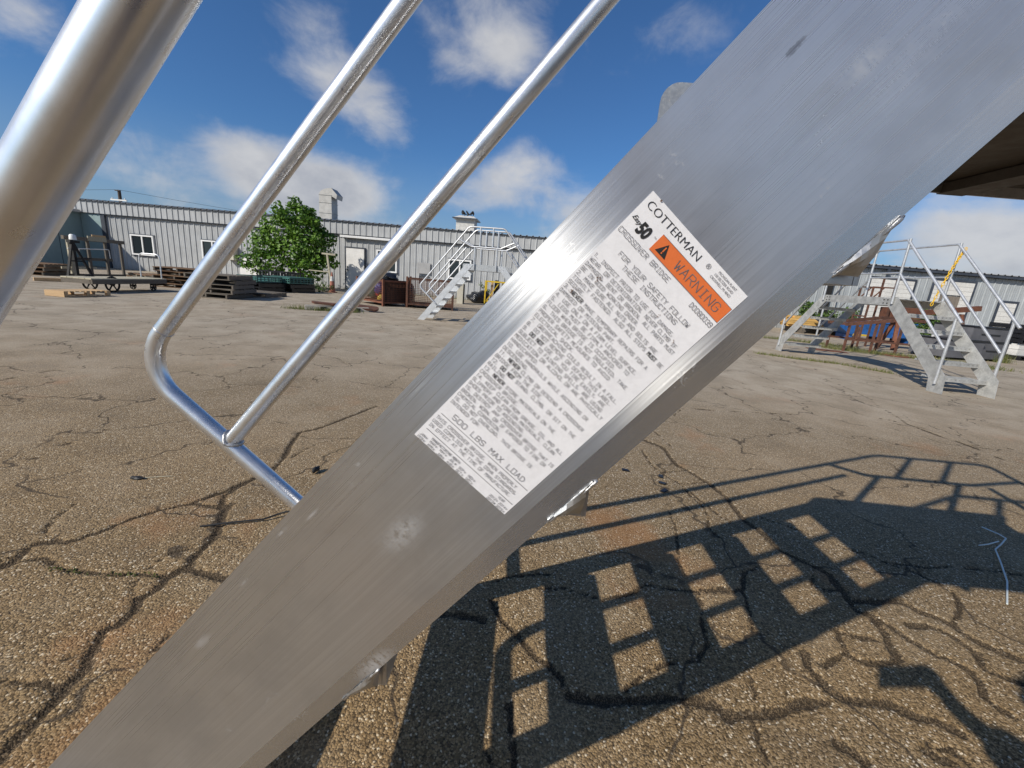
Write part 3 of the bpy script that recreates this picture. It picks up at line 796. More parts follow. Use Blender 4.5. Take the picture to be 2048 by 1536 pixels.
# white block infill of two former doorways on the right, and a small bricked-up window
def infill(x0, x1, z1, name, hole=None):
    fr = MB().box((x0 - .04, -.05, z1 / 2), (.08, .06, z1)).box((x1 + .04, -.05, z1 / 2), (.08, .06, z1)).box(((x0 + x1) / 2, -.05, z1 + .05), (x1 - x0 + .16, .06, .10)).build(name, 'dark_trim', wh)
    bw, bh = .40, .20
    nr = int(round(z1 / bh)); bh = z1 / nr
    for r_ in range(nr):
        x = x0 - (bw / 2 if r_ % 2 else 0)
        while x < x1 - .02:
            a, c = max(x, x0), min(x + bw, x1)
            zc = (r_ + .5) * bh
            if not (hole and a > hole[0] - .01 and c < hole[1] + .01 and zc < hole[2]):
                if hole and zc < hole[2] and c > hole[0] and a < hole[0]: c = hole[0]
                if hole and zc < hole[2] and a < hole[1] and c > hole[1]: a = hole[1]
                if c - a > .03:
                    boxpart('block', 'block_white', fr, ((a + c) / 2, -.045 + rng.uniform(-.003, .003), zc), (c - a - .008, .05, bh - .008))
            x += bw
    return fr
infill(15.75, 17.75, 2.72, 'blocked_doorway')
bd = infill(18.65, 20.45, 2.86, 'blocked_doorway', (19.05, 20.0, 2.2))
MB().box((19.525, -.035, 1.1), (.95, .03, 2.2)).build('plywood_sheet', 'plywood_grey', bd)
infill(21.85, 22.6, 2.10, 'blocked_window')
MB().box((13.9, -.08, 1.55), (.34, .12, 3.1)).build('dark_column', 'black_iron', wh)
MB().tube([(14.35, -.12, .1), (14.35, -.12, 3.1)], .045, 10).build('downspout', 'panel_grey', wh, smooth=True)
MB().box((16.3, -.20, 3.05), (.10, .14, .22)).build('gutter_bracket', 'dark_trim', wh)
# gooseneck exhaust duct on the roof
dk = MB()
dk.box((-11.45, 1.2, 3.95), (.66, .66, 1.3))
for z_ in (3.75, 4.25, 4.62):
    dk.box((-11.45, 1.2, z_), (.70, .70, .025))
cx_, prev = -11.12, None
for k in range(7):
    a = math.pi / 2 * k / 6
    p = [(cx_ - .66 * math.cos(a), 4.6 + .36 * math.sin(a)), (cx_, 4.6)]
    if prev:
        dk.prism([prev[1], prev[0], p[0], p[1]] if False else [prev[0], p[0], p[1]], lambda q: (q[0], .87, q[1]), lambda q: (q[0], 1.53, q[1]))
    prev = p
dk.prism([(-11.12, 4.58), (-11.12, 4.97), (-10.82, 4.66), (-10.86, 4.45)], lambda q: (q[0], .87, q[1]), lambda q: (q[0], 1.53, q[1]))
dk.build('exhaust_duct', 'galv_duct', wh)
# square roof ventilator with a hipped cap
vt = MB()
vt.box((-4.0, .8, 3.62), (.92, .92, .62))
rv = vt.build('roof_ventilator', 'birds_white', wh)
cp = MB()
cp.prism([(-.62, -.62), (.62, -.62), (.62, .62), (-.62, .62)], lambda q: (-4.0 + q[0], .8 + q[1], 3.93), lambda q: (-4.0 + q[0], .8 + q[1], 3.97))
i = len(cp.v)
cp.v += [(-4.58, .22, 3.97), (-3.42, .22, 3.97), (-3.42, 1.38, 3.97), (-4.58, 1.38, 3.97), (-4.36, .6, 4.12), (-3.64, .6, 4.12), (-3.64, 1.0, 4.12), (-4.36, 1.0, 4.12)]
cp.f += [(i, i + 1, i + 5, i + 4), (i + 1, i + 2, i + 6, i + 5), (i + 2, i + 3, i + 7, i + 6), (i + 3, i, i + 4, i + 7), (i + 4, i + 5, i + 6, i + 7)]
cpo = cp.build('ventilator_cap', 'birds_white', rv)
MB().box((-4.0, .17, 3.945), (1.26, .03, .05)).build('cap_edge', 'dark_trim', rv)

# wing standing forward at the left end, its flank in shade
wg = thing('side_building', 'shaded smooth blue-grey side wing at the end of the warehouse', 'building', wh.location, AZW)
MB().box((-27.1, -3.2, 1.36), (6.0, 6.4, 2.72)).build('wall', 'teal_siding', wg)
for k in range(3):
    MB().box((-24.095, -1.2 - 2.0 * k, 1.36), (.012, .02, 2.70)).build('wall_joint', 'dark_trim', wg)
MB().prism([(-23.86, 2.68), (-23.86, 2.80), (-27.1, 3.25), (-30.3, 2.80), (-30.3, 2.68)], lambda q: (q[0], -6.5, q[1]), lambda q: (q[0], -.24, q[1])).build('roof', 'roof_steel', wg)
MB().box((-23.85, -3.4, 2.73), (.05, 6.3, .12)).build('eave_trim', 'panel_grey', wg)

# birds on the ventilator
def bird_mesh():
    b = MB()
    b.tube([(0, -.12, .05), (0, -.05, .07), (0, 0, .105), (0, .045, .15), (0, .06, .185), (0, .085, .20), (0, .12, .195)], [.008, .03, .045, .042, .026, .024, .004], 8)
    b.tube([(.012, 0, .0), (.012, .0, .08)], .005, 5).tube([(-.012, 0, .0), (-.012, .0, .08)], .005, 5)
    b.prism([(-.12, .05), (-.20, .02), (-.19, .045), (-.11, .075)], lambda q: (-.02, q[0], q[1]), lambda q: (.02, q[0], q[1]))
    return b.mesh('bird', 'bird_dark', smooth='all')
bme = bird_mesh()
WM = Matrix.Translation(wh.location) @ Matrix.Rotation(AZW, 4, 'Z')
for dx, rz in ((-.22, .4), (-.12, 2.2), (.06, 1.1), (.22, -2.0), (.33, .2)):
    p = WM @ Vector((-4.0 + dx, .62 + abs(dx) * .2, 4.12))
    tag(obj('bird', bme, None, p, rz, (1.15,) * 3), 'small dark bird perched on the roof ventilator cap', 'bird', 'birds on the roof ventilator')

# utility pole behind the roof with its wires
up = thing('utility_pole', 'dark wooden utility pole with pale crossarm behind the warehouse roof', 'utility pole', (-39.1, 42.0, 0))
MB().tube([(0, 0, 0), (0.05, 0, 6.35)], [.17, .13], 10).build('pole', 'pole_wood', up, smooth=True)
MB().box((.05, -.16, 5.42), (1.55, .10, .12)).build('crossarm', 'insulator_white', up)
MB().box((.05, -.16, 6.28), (.5, .10, .09)).build('top_arm', 'pole_wood', up)
for dx in (-.6, .6):
    MB().lathe([(.05, 0), (.06, .05), (.03, .14)], 8, Matrix.Translation((.05 + dx, -.16, 5.48))).build('insulator', 'insulator_white', up)
def wire(a, b, sag):
    return [Vector(a).lerp(Vector(b), f) - Vector((0, 0, sag * 4 * f * (1 - f))) for f in np.linspace(0, 1, 15)]
for (a, b_, lb) in (((-39.3, 41.84, 6.33), (-75, 38, 7.2), 'thin power line running from the pole top past the side wing'),
                    ((-38.8, 41.84, 6.33), (20, 62, 6.8), 'thin power line running from the pole over the warehouse roof')):
    tag(MB().tube(wire(a, b_, 1.3), .013, 5).build('power_line', 'black_iron', smooth=True), lb, 'power line')

# ------------------------------------------------------------------ crossover bridge (aluminium stair bridge)
SL = 0.882
CS, SN = math.cos(SL), math.sin(SL)
HH = 1.164
OU, ON = 0.81, 0.624                    # centre of the bridge in its own (u, n) frame
N1, N2 = 0.294, 0.932                   # faces of the two stringers
RN1, RN2 = 0.272, 0.954                 # planes of the two handrails
C1, C2 = -0.013, 0.141                  # upper and lower edge of the stringer, measured square to the slope
TR = 0.0203
def Q(a, c, nn):
    return Vector((a * CS + c * SN - OU, nn - ON, HH + a * SN - c * CS))
def wav(a, c):
    return 0.00045 * (math.sin(9.1 * a + 14 * c + .4) + .6 * math.sin(21 * a - 31 * c + 2.0) + .4 * math.sin(47 * a + 60 * c))
def nsurf(a, c):
    return N1 + wav(a, c) + (0.05 * (c - 0.123) if c > 0.123 else 0.0)
br = thing('crossover_bridge', 'big silver aluminium crossover stair with the white warning label, close up', 'stair bridge')
AZB = -0.026
br.location = (math.cos(AZB) * OU - math.sin(AZB) * ON, math.sin(AZB) * OU + math.cos(AZB) * ON, 0)
br.rotation_euler = (0, 0, AZB)

def stringer(surf, thick, na, cs, mirror=False):
    """thick plate following the slope, cut level at the ground and at platform height"""
    v, f, uvs = [], [], []
    nc = len(cs)
    for side in (0, 1):
        for i in range(na + 1):
            for c in cs:
                a0 = (-HH + c * CS) / SN + .001
                a1 = (1.552 - HH + c * CS) / SN
                a = a0 + (a1 - a0) * i / na
                p = Q(a, c, surf(a, c) + (thick if side else 0.0))
                v.append((-p.x if mirror else p.x, p.y, p.z))
                uvs.append((a, c))
    o = (na + 1) * nc
    for i in range(na):
        for j in range(nc - 1):
            q = (i * nc + j, i * nc + j + 1, (i + 1) * nc + j + 1, (i + 1) * nc + j)
            f.append(q); f.append(tuple(o + x for x in reversed(q)))
    for i in range(na):
        for j in (0, nc - 1):
            f.append((i * nc + j, (i + 1) * nc + j, o + (i + 1) * nc + j, o + i * nc + j))
    for j in range(nc - 1):
        for i in (0, na):
            f.append((i * nc + j, i * nc + j + 1, o + i * nc + j + 1, o + i * nc + j))
    me = bpy.data.meshes.new('stringer')
    me.from_pydata(v, [], f)
    ul = me.uv_layers.new(name='UVMap')
    for lp in me.loops:
        ul.data[lp.index].uv = uvs[lp.vertex_index]
    bm = bmesh.new(); bm.from_mesh(me); bmesh.ops.recalc_face_normals(bm, faces=bm.faces); bm.to_mesh(me); bm.free()
    me.polygons.foreach_set('use_smooth', [True] * len(me.polygons))
    me.set_sharp_from_angle(angle=math.radians(3.0))
    me.materials.append(MATS['alu_plate'])
    return me
cs_f = [C1, C1 + .002] + list(np.linspace(C1 + .01, .110, 14)) + [.117, .1225, .1235] + list(np.linspace(.127, C2 - .002, 4)) + [C2]
near_str = obj('stringer', stringer(nsurf, .005, 170, cs_f), br)
cs_c = [C1, .05, .1225, .1235, C2]
obj('stringer', stringer(lambda a, c: N2 - (0.05 * (c - .123) if c > .123 else 0), -.005, 4, cs_c), br)
obj('stringer', stringer(lambda a, c: N1 + (0.05 * (c - .123) if c > .123 else 0), .005, 4, cs_c, True), br)
obj('stringer', stringer(lambda a, c: N2 - (0.05 * (c - .123) if c > .123 else 0), -.005, 4, cs_c, True), br)

def tread_mesh():
    b = MB()
    D_, Hf = .181, .040
    y0, y1 = N1 + .022 - ON, N2 - .022 - ON
    ym, yw = (y0 + y1) / 2, y1 - y0
    b.box((-D_ / 2, ym, -.002), (D_, yw, .004))
    b.box((-.002, ym, -Hf / 2 - .002), (.004, yw, Hf - .004))
    b.box((-D_ + .002, ym, -Hf / 2 - .002), (.004, yw, Hf - .004))
    for yy in (y0 + .002, y1 - .002):
        b.box((-D_ / 2, yy, -Hf / 2 - .002), (D_ - .009, .004, Hf - .004))
    for k in range(9):
        b.box((-.016 - k * .0185, ym, .0008), (.006, yw - .03, .0016))
    return b.mesh('tread', 'alu_cast')
tm = tread_mesh()
def weld_path(p0, p1, r, n, seed):
    rr = random.Random(seed)
    pts = [p0.lerp(p1, i / n) + Vector((rr.uniform(-1, 1), rr.uniform(-1, 1), rr.uniform(-1, 1))) * r * .12 for i in range(n + 1)]
    return pts, [r * rr.uniform(.85, 1.12) * (0.35 if i in (0, n) else 1) for i in range(n + 1)]
for kk in range(1, 7):
    zk = .2055 * kk - .012
    ub = .051 + (zk - 1.0) * (CS / SN)
    for sgn in (1, -1):
        for yy in (N1 + .0135, N2 - .0135):
            boxpart('tread_bracket', 'alu_cast', br, (sgn * (ub - OU) - sgn * .09, yy - ON, zk - .012), (.12, .016, .018))
        o = obj('tread', tm, br, (sgn * (ub - OU), 0, zk), None, (sgn, 1, 1))
    # side ear of the tread showing below the near stringer, crumpled and welded on
    ear = MB()
    e = []
    aT, cT = (zk - HH + .1412 * CS) / SN, .1412
    A = Q(aT + .004, cT - .002, N1 - .0005); Bp = Q(aT - .046, cT - .002, N1 - .0005)
    xb, zb_ = A.x - .003, Bp.z + .000
    npt = 7
    g = []
    for i in range(npt + 1):
        f_ = i / npt
        top = A.lerp(Bp, f_)
        low = Vector((xb, N1 - ON + .004, zb_)).lerp(Bp, max(0, (f_ - .12) / .88)) if f_ > .12 else A.lerp(Vector((xb, N1 - ON + .004, zb_)), f_ / .12)
        row = []
        for j in range(5):
            q = j / 4
            p = top.lerp(low, q)
            p.y += (.0055 * math.sin(math.pi * q) + .0007 * math.sin(9 * f_ + 5 * q + kk)) * (-1 if j < 4 else 0) * (0.3 + math.sin(math.pi * f_)) + .012 * q
            row.append(p)
        g.append(row)
    for i in range(npt):
        for j in range(4):
            ear.quad(g[i][j], g[i + 1][j], g[i + 1][j + 1], g[i][j + 1])
    eo = ear.build('tread_ear', 'alu_cast', br, smooth='all')
    pts, rr = weld_path(Q(aT + .006, C2 + .0005, N1 + .0005), Q(aT - .048, C2 + .0002, N1 + .0015), .0017, 20, kk)
    MB().tube(pts, rr, 8).build('weld_bead', 'alu_weld', br, smooth='all')

# platform
def side_plate(nn, t_):
    poly = []
    R = .035
    x0, x1, z0_, z1_ = .215 - OU, OU - .215, 1.402, 1.558
    for k in range(7):
        a = math.pi - math.pi / 2 * k / 6
        poly.append((x0 + R + R * math.cos(a), z1_ - R + R * math.sin(a)))
    for k in range(7):
        a = math.pi / 2 - math.pi / 2 * k / 6
        poly.append((x1 - R + R * math.cos(a), z1_ - R + R * math.sin(a)))
    poly += [(x1, z0_), (x0, z0_)]
    return MB().prism(poly, lambda p: (p[0], nn - ON, p[1]), lambda p: (p[0], nn - ON + t_, p[1]))
side_plate(N1 + .008, .004).build('toe_plate', 'alu_cast', br)
side_plate(N2 - .008, -.004).build('toe_plate', 'alu_cast', br)
dk = MB().box((0, 0, 1.424), (1.19, N2 - N1 - .03, .006))
for k in range(30):
    dk.box((-.58 + k * .04, 0, 1.4285), (.012, N2 - N1 - .05, .003))
dk.build('deck', 'deck_shade', br)
for xx in (-.5, 0, .5):
    MB().box((xx, 0, 1.41), (.05, N2 - N1 - .03, .018)).build('cross_member', 'deck_shade', br)
for xx in (-.593, .593):
    MB().box((xx, 0, 1.405), (.005, N2 - N1 - .03, .04)).build('deck_end_plate', 'alu_cast', br)
for nn, s in ((N1, -1), (N2, 1)):
    bl = MB()
    for sx in (-1, 1):
        for du, dzz in ((.33, 1.53), (.40, 1.53), (.33, 1.46), (.42, 1.46)):
            bl.lathe([(.009, 0), (.009, .005), (.005, .008)], 10, Matrix.Translation((sx * (OU - du), nn - ON, dzz)) @ Matrix.Rotation(math.pi / 2 * (1 if s < 0 else -1), 4, 'X'))
    bl.build('bolts', 'alu_weld', br)

# handrails
def rail_side(nn, seg, hi=False):
    y = nn - ON
    ZT, ZM = 2.46, 1.985
    CT, CM = -.553, -.270
    def W(a, c): p = Q(a, c, nn); return Vector((p.x, y, p.z))
    aL = -.815
    aT = (ZT - HH + CT * CS) / SN
    tl = W(aT, CT)
    top = [W(aL - .02, .085), W(aL, CT), tl, Vector((-tl.x, y, ZT)), Vector((-W(aL, CT).x, y, W(aL, CT).z)), Vector((-W(aL - .02, .085).x, y, W(aL - .02, .085).z))]
    MB().tube(fillet(top, [.115, .16, .16, .115], 16), TR, seg).build('top_rail', 'alu_tube', br, smooth=True)
    aM = (ZM - HH + CM * CS) / SN
    lk = W(aM - .03, CT)
    ml = W(aM, CM)
    mb = Vector((ml.x + .10, y, ZM))
    mid = [lk, mb, Vector((-mb.x, y, ZM)), Vector((-lk.x, y, lk.z))]
    MB().tube(fillet(mid, .10, 10), TR, seg).build('mid_rail', 'alu_tube', br, smooth=True)
    for sx in (1, -1):
        a_, b_ = W(aL - .006, CM), W(aM - .045, CM)
        MB().tube([(sx * a_.x, y, a_.z), (sx * b_.x, y, b_.z)], TR * .96, seg).build('stair_mid_rail', 'alu_tube', br, smooth=True)
        for ux in (.29,):
            MB().tube([(sx * ux, y, 1.42), (sx * ux, y, ZM)], TR, seg).build('post', 'alu_tube', br, smooth=True)
            MB().tube([(sx * .165, y, ZM), (sx * .165, y, ZT)], TR, seg).build('rail_upright', 'alu_tube', br, smooth=True)
    if hi:
        # weld fillet where the mid rail meets the leg, and the joint at the bend
        base = W(aL - .008, CM)
        dirm = (W(aM, CM) - W(aL, CM)).normalized()
        nrm = Vector((0, 1, 0)); side = dirm.cross(nrm)
        rr = random.Random(5)
        ring = [base + dirm * (TR + .002 + .0035 * abs(math.sin(2 * math.pi * k / 40)) * 0) + (nrm * math.cos(2 * math.pi * k / 40) * TR * 1.05 + side * math.sin(2 * math.pi * k / 40) * TR * 1.08) - dirm * (TR * (1 - math.sqrt(max(0, 1 - (math.cos(2 * math.pi * k / 40)) ** 2 * .9)))) for k in range(40)]
        MB().tube(ring, [.0042 * rr.uniform(.8, 1.2) for _ in range(40)], 8, closed=True).build('weld_bead', 'alu_weld', br, smooth='all')
        jb = W(aL + .118, CT)
        ring = [jb + (nrm * math.cos(2 * math.pi * k / 24) + side * math.sin(2 * math.pi * k / 24)) * TR for k in range(24)]
        MB().tube(ring, [.0014 * rr.uniform(.5, 1.6) for _ in range(24)], 6, closed=True).build('weld_bead', 'alu_weld', br, smooth='all')
rail_side(RN1, 40)
rail_side(RN2, 28, True)

# ------------------------------------------------------------------ warning label on the near stringer
STK = {'A': '00 26 40|12 32', 'B': '00 06 36 45 44 33 03|33 42 41 30 00', 'C': '45 36 16 05 01 10 30 41', 'D': '00 06 26 44 42 20 00', 'E': '40 00 06 46|03 33',
       'F': '00 06 46|03 33', 'G': '45 36 16 05 01 10 30 41 43 23', 'H': '00 06|40 46|03 43', 'I': '20 26|10 30|16 36', 'J': '46 41 30 10 01', 'K': '00 06|46 02|13 40',
       'L': '06 00 40', 'M': '00 06 23 46 40', 'N': '00 06 40 46', 'O': '00 06 46 40 00', 'P': '00 06 36 45 44 33 03', 'Q': '00 06 46 40 00|22 40', 'R': '00 06 36 45 44 33 03|23 40',
       'S': '01 10 30 41 42 33 13 04 05 16 36 45', 'T': '20 26|06 46', 'U': '06 01 10 30 41 46', 'V': '06 20 46', 'W': '06 10 24 30 46', 'X': '00 46|06 40', 'Y': '06 23 46|23 20', 'Z': '06 46 00 40',
       '0': '10 30 41 45 36 16 05 01 10', '1': '15 26 20', '2': '05 16 36 45 44 00 40', '3': '05 16 36 45 44 33 23|33 42 41 30 10 01', '4': '30 36 02 42', '5': '46 06 03 33 42 41 30 10 01',
       '6': '45 36 16 05 01 10 30 41 42 33 03', '7': '06 46 10', '8': '13 04 05 16 36 45 44 33 13 02 01 10 30 41 42 33', '9': '01 10 30 41 45 36 16 05 04 13 43',
       '.': '10 11', ',': '11 0', ':': '11 12|14 15', 'o': '11 14 34 31 11', '*': '11 14 34 31 11|12 32|13 33|21 24', '-': '13 33'}
STK[','] = '12 00'
def lp(Xm, Ym, lift):
    a, c = .0955 - Ym / 1000.0, .0155 + Xm / 1000.0
    return Q(a, c, nsurf(a, c) - lift)
class Print:
    def __init__(self): self.b = MB()
    def stroke(self, p, q, w_, lift=.0010):
        dx, dy = q[0] - p[0], q[1] - p[1]
        L = math.hypot(dx, dy) or 1e-6
        ex, ey = dx / L * w_ * .45, dy / L * w_ * .45
        sx, sy = -dy / L * w_ / 2, dx / L * w_ / 2
        self.b.quad(lp(p[0] - ex + sx, p[1] - ey + sy, lift), lp(p[0] - ex - sx, p[1] - ey - sy, lift), lp(q[0] + ex - sx, q[1] + ey - sy, lift), lp(q[0] + ex + sx, q[1] + ey + sy, lift))
    def text(self, s, x, y, h, pitch, w_, slant=0.0, wide=.70):
        """x left, y baseline (mm, down positive), h cap height, pitch advance"""
        for ch in s:
            g = STK.get(ch)
            if g:
                for st in g.split('|'):
                    pts = [(int(t_[0]), int(t_[1])) for t_ in st.split() if len(t_) == 2]
                    mp = [(x + px / 4 * pitch * wide + slant * py_ / 6 * h, y - py_ / 6 * h) for px, py_ in pts]
                    for p, q in zip(mp[:-1], mp[1:]):
                        self.stroke(p, q, w_)
            x += pitch
        return x
    def rect(self, x0, y0, x1, y1, lift=.0007, n=6):
        for i in range(n):
            a, c = x0 + (x1 - x0) * i / n, x0 + (x1 - x0) * (i + 1) / n
            self.b.quad(lp(a, y0, lift), lp(a, y1, lift), lp(c, y1, lift), lp(c, y0, lift))
        return self
LWID, LLEN = 96.0, 238.0
lab = MB()
nxl, nyl = 16, 40
ids = {}
for i in range(nxl + 1):
    for j in range(nyl + 1):
        ids[i, j] = len(lab.v)
        lab.v.append(tuple(lp(LWID * i / nxl, LLEN * j / nyl, .0004)))
for i in range(nxl):
    for j in range(nyl):
        lab.f.append((ids[i, j], ids[i, j + 1], ids[i + 1, j + 1], ids[i + 1, j]))
label_o = lab.build('warning_label', 'label_white', br, smooth='all')
Print().rect(25.2, 13.0, 95.0, 25.7).b.build('orange_band', 'label_orange', label_o)
ink = Print()
for (x0, y0, x1, y1) in ((25.2, 13.0, 95.0, 13.0), (25.2, 25.7, 95.0, 25.7)):
    ink.stroke((x0, y0), (x1, y1), .25, .0009)
BODY = ['1. INSPECT PRIOR TO USE FOR DAMAGE,', 'WEAR, OR DETERIORATION. NEVER CLIMB IF', 'DAMAGED, BENT OR BROKEN. ALL PARTS MUST', 'BE IN GOOD WORKING ORDER.', '2. MAKE SURE ALL NUTS AND BOLTS ARE',
        'TIGHTLY FASTENED. ALSO ALL STEPS ~MUST~ BE', 'SECURE.', '3. ~NEVER~ MAKE TEMPORARY REPAIRS FOR A', 'DAMAGED OR MISSING PART.', '4. USE ONLY ON A FIRM LEVEL SURFACE.', '5. LEGS MUST BE FIRMLY ANCHORED TO',
        'FLOOR WHEN BRIDGE IS OCCUPIED.', '6. THIS BRIDGE IS NOT INSULATED, TAKE', 'PROPER SAFETY MEASURES TO AVOID', 'ELECTRICAL SHOCK.', '7. OVERREACHING COULD RESULT IN A FALL.', '8. DO NOT REMOVE OR DEFACE THIS LABEL.',
        '9. ~DO NOT~ USE IF YOU TIRE EASILY, ARE', 'SUBJECT TO FAINTING SPELLS, ARE USING', 'MEDICATION OR ALCOHOL OR ARE PHYSICALLY', 'HANDICAPPED.', '10. USE HANDRAILS WHILE ASCENDING OR', 'DESCENDING.',
        '11. ~NEVER~ CLIMB OR DESCEND A CROSSOVER', 'BRIDGE FROM THE SIDE.', '12. ~DO NOT~ STAND, CLIMB, OR SIT ON THE', 'RAILING.', '13. ~NEVER~ STORE MATERIALS ON THE', 'CROSSOVER BRIDGE.', '14. KEEP CLEAN FROM GREASE, OIL AND ALL',
        'SLIPPERY AND FOREIGN MATERIALS. CLEAN', 'SHOES PRIOR TO ASCENDING.', '15. DESTROY ANY CROSSOVER BRIDGE THAT IS', 'BROKEN, WORN, OR IF EXPOSED TO FIRE OR', 'CHEMICAL CORROSION.', '16. DO NOT OVERLOAD. THIS BRIDGE IS', 'INTENDED FOR:']
bold = Print()
for i, ln in enumerate(BODY):
    x = 1.6
    for j, piece in enumerate(ln.split('~')):
        if j % 2:
            x = bold.text(piece, x, 53.9 + i * 4.033, 2.7, 2.15, .44, wide=.72)
        else:
            x = ink.text(piece, x, 53.9 + i * 4.033, 2.6, 2.3, .29)
ink.text('CROSSOVER BRIDGE', 1.2, 31.8, 3.4, 3.12, .33)
ink.text('FOR YOUR SAFETY FOLLOW', 13.2, 42.4, 3.1, 3.22, .33)
ink.text('THESE INSTRUCTIONS', 21.4, 47.0, 3.1, 3.05, .33)
ink.text('D0080039', 72.6, 31.6, 3.4, 2.75, .33)
ink.text('WARNING', 45.6, 22.4, 6.2, 6.35, .5, wide=.72)
ink.text('500 LBS MAX LOAD', 11.5, 208.0, 4.2, 4.72, .40)
ink.stroke((3.2, 210.6), (93.7, 210.2), .38)
ink.text('THIS CROSSOVER BRIDGE, WHEN PROPERLY', 2.3, 215.8, 2.6, 2.33, .29)
ink.text('USED COMPLIES WITH THE OSHA STANDARDS,', 2.3, 220.0, 2.6, 2.33, .29)
ink.text('IN EFFECT AT THE TIME OF MANUFACTURE.', 2.3, 224.2, 2.6, 2.33, .29)
ink.stroke((3.3, 227.4), (93.7, 227.2), .38)
ink.text('MANUFACTURING MONTH', 12.0, 231.6, 2.0, 1.52, .26)
ink.text('YEAR', 81.6, 231.0, 2.0, 1.6, .26)
for r_, (row, yr) in enumerate(((['JAN', 'MAR', 'MAY', 'JUL', 'SEP', 'NOV'], ['2012', '2014']), (['FEB', 'APR', 'JUN', 'AUG', 'OCT', 'DEC'], ['2013', '2015']))):
    for i, mth in enumerate(row):
        x = ink.text(mth, 2.4 + i * 10.0, 234.4 + r_ * 3.1, 1.9, 1.75, .26)
        ink.text('*' if mth == 'JUL' else 'o', x + .3, 234.4 + r_ * 3.1, 2.0, 1.9, .26)
    for i, y_ in enumerate(yr):
        x = ink.text(y_, 75.2 + i * 10.2, 234.3 + r_ * 3.1, 1.9, 1.75, .26)
        ink.text('*' if y_ == '2013' else 'o', x + .2, 234.3 + r_ * 3.1, 2.0, 1.9, .26)
ink.b.build('printed_text', 'label_ink', label_o)
bold.b.build('bold_text', 'label_black', label_o)
# outline-font lettering
def font_mesh(txt, x, y, h, name, m, sx=1.0, shear=0.0, offset=0.0, rot=0.0, spacing=1.0):
    cu = bpy.data.curves.new(name, 'FONT')
    cu.body = txt
    cu.size = 1.0
    cu.resolution_u = 3
    cu.offset = offset
    cu.shear = shear
    cu.space_character = spacing
    to = bpy.data.objects.new(name, cu)
    COL.objects.link(to)
    bpy.context.view_layer.update()
    dg = bpy.context.evaluated_depsgraph_get()
    me = bpy.data.meshes.new_from_object(to.evaluated_get(dg))
    bpy.data.objects.remove(to)
    bpy.data.curves.remove(cu)
    k_ = h / .70
    cr, sr = math.cos(rot), math.sin(rot)
    for v_ in me.vertices:
        lx, ly = v_.co.x * k_ * sx, v_.co.y * k_
        lx, ly = lx * cr - ly * sr, lx * sr + ly * cr
        v_.co = lp(x + lx, y - ly, .0008)
    me.materials.clear()
    me.materials.append(MATS[m])
    return obj(name, me, label_o)
font_mesh('COTTERMAN', 3.0, 9.3, 5.4, 'title_text', 'label_black', sx=1.10, spacing=1.0, offset=-.012)
font_mesh('\u00ae', 60.2, 7.2, 3.3, 'registered_mark', 'label_ink')
font_mesh('Easy', 1.6, 19.8, 3.2, 'script_text', 'label_black', sx=.95, shear=.5, offset=.01, rot=-.12)
font_mesh('50', 9.2, 24.3, 8.0, 'number_text', 'label_black', sx=.80, shear=.12, offset=.045)
font_mesh('TM', 21.8, 18.8, 1.1, 'trade_mark', 'label_ink')
for i, s_ in enumerate(('MICHIGAN PLANT', '130 SELTZER ROAD', 'CROSWELL, MI 48422')):
    font_mesh(s_, (69.6, 68.4, 67.4)[i], 3.9 + i * 2.75, 1.75, 'address_text', 'label_ink', sx=.86)
tri = Print()
tri.b.f.append((0, 1, 2)); tri.b.v += [tuple(lp(33.0, 14.7, .0009)), tuple(lp(28.2, 23.2, .0009)), tuple(lp(37.8, 23.2, .0009))]
tri.b.build('warning_triangle', 'label_black', label_o)
ex = Print()
ex.stroke((33.0, 17.6), (33.0, 20.4), .9, .0011); ex.stroke((33.0, 21.6), (33.0, 21.9), .9, .0011)
ex.b.build('exclamation_mark', 'label_orange', label_o)
# rust-brown specks and scuffs on the sticker
sp = MB()
rr = random.Random(3)
for (X_, Y_, R_, n_) in ((16, 62, 3.2, 16), (8.5, 79.5, 2.8, 16), (63, 51, 1.4, 5), (84, 55.5, 1.6, 6), (10.5, 113, 1.6, 5), (8.5, 1.2, 1.6, 6), (55, 236.5, 1.5, 4)):
    for _ in range(n_):
        x_, y_ = X_ + rr.gauss(0, R_ * .35), Y_ + rr.gauss(0, R_ * .6)
        r_ = rr.uniform(.12, .55)
        i = len(sp.v)
        nn = 6
        for q in range(nn):
            a = 2 * math.pi * q / nn
            rad = r_ * rr.uniform(.5, 1.2)
            sp.v.append(tuple(lp(x_ + rad * math.cos(a), y_ + rad * math.sin(a), .0010 + .00004 * (i % 5))))
        sp.f.append(tuple(range(i, i + nn)))
sp.build('rust_specks', 'rust_speck', label_o)['kind'] = 'stuff'

# the second bridge of the same make, across the yard
br2 = copy_tree(br)
for ch in list(br2.children):
    if ch.name.startswith('warning_label'):
        for g in list(ch.children):
            bpy.data.objects.remove(g)
        bpy.data.objects.remove(ch)
    elif ch.data and ch.data.materials[0].name in ('alu_tube', 'alu_plate'):
        ch.material_slots[0].link = 'OBJECT'
        ch.material_slots[0].material = MATS['alu_far']
br2.location = (-.85, 10.65, 0)
br2.rotation_euler = (0, 0, -.141)
br2.scale = (.94,) * 3
tag(br2, 'aluminium crossover stair standing out in the yard before the rusty baskets', 'stair bridge')
tag(br, group='aluminium crossover stairs'); tag(br2, group='aluminium crossover stairs')

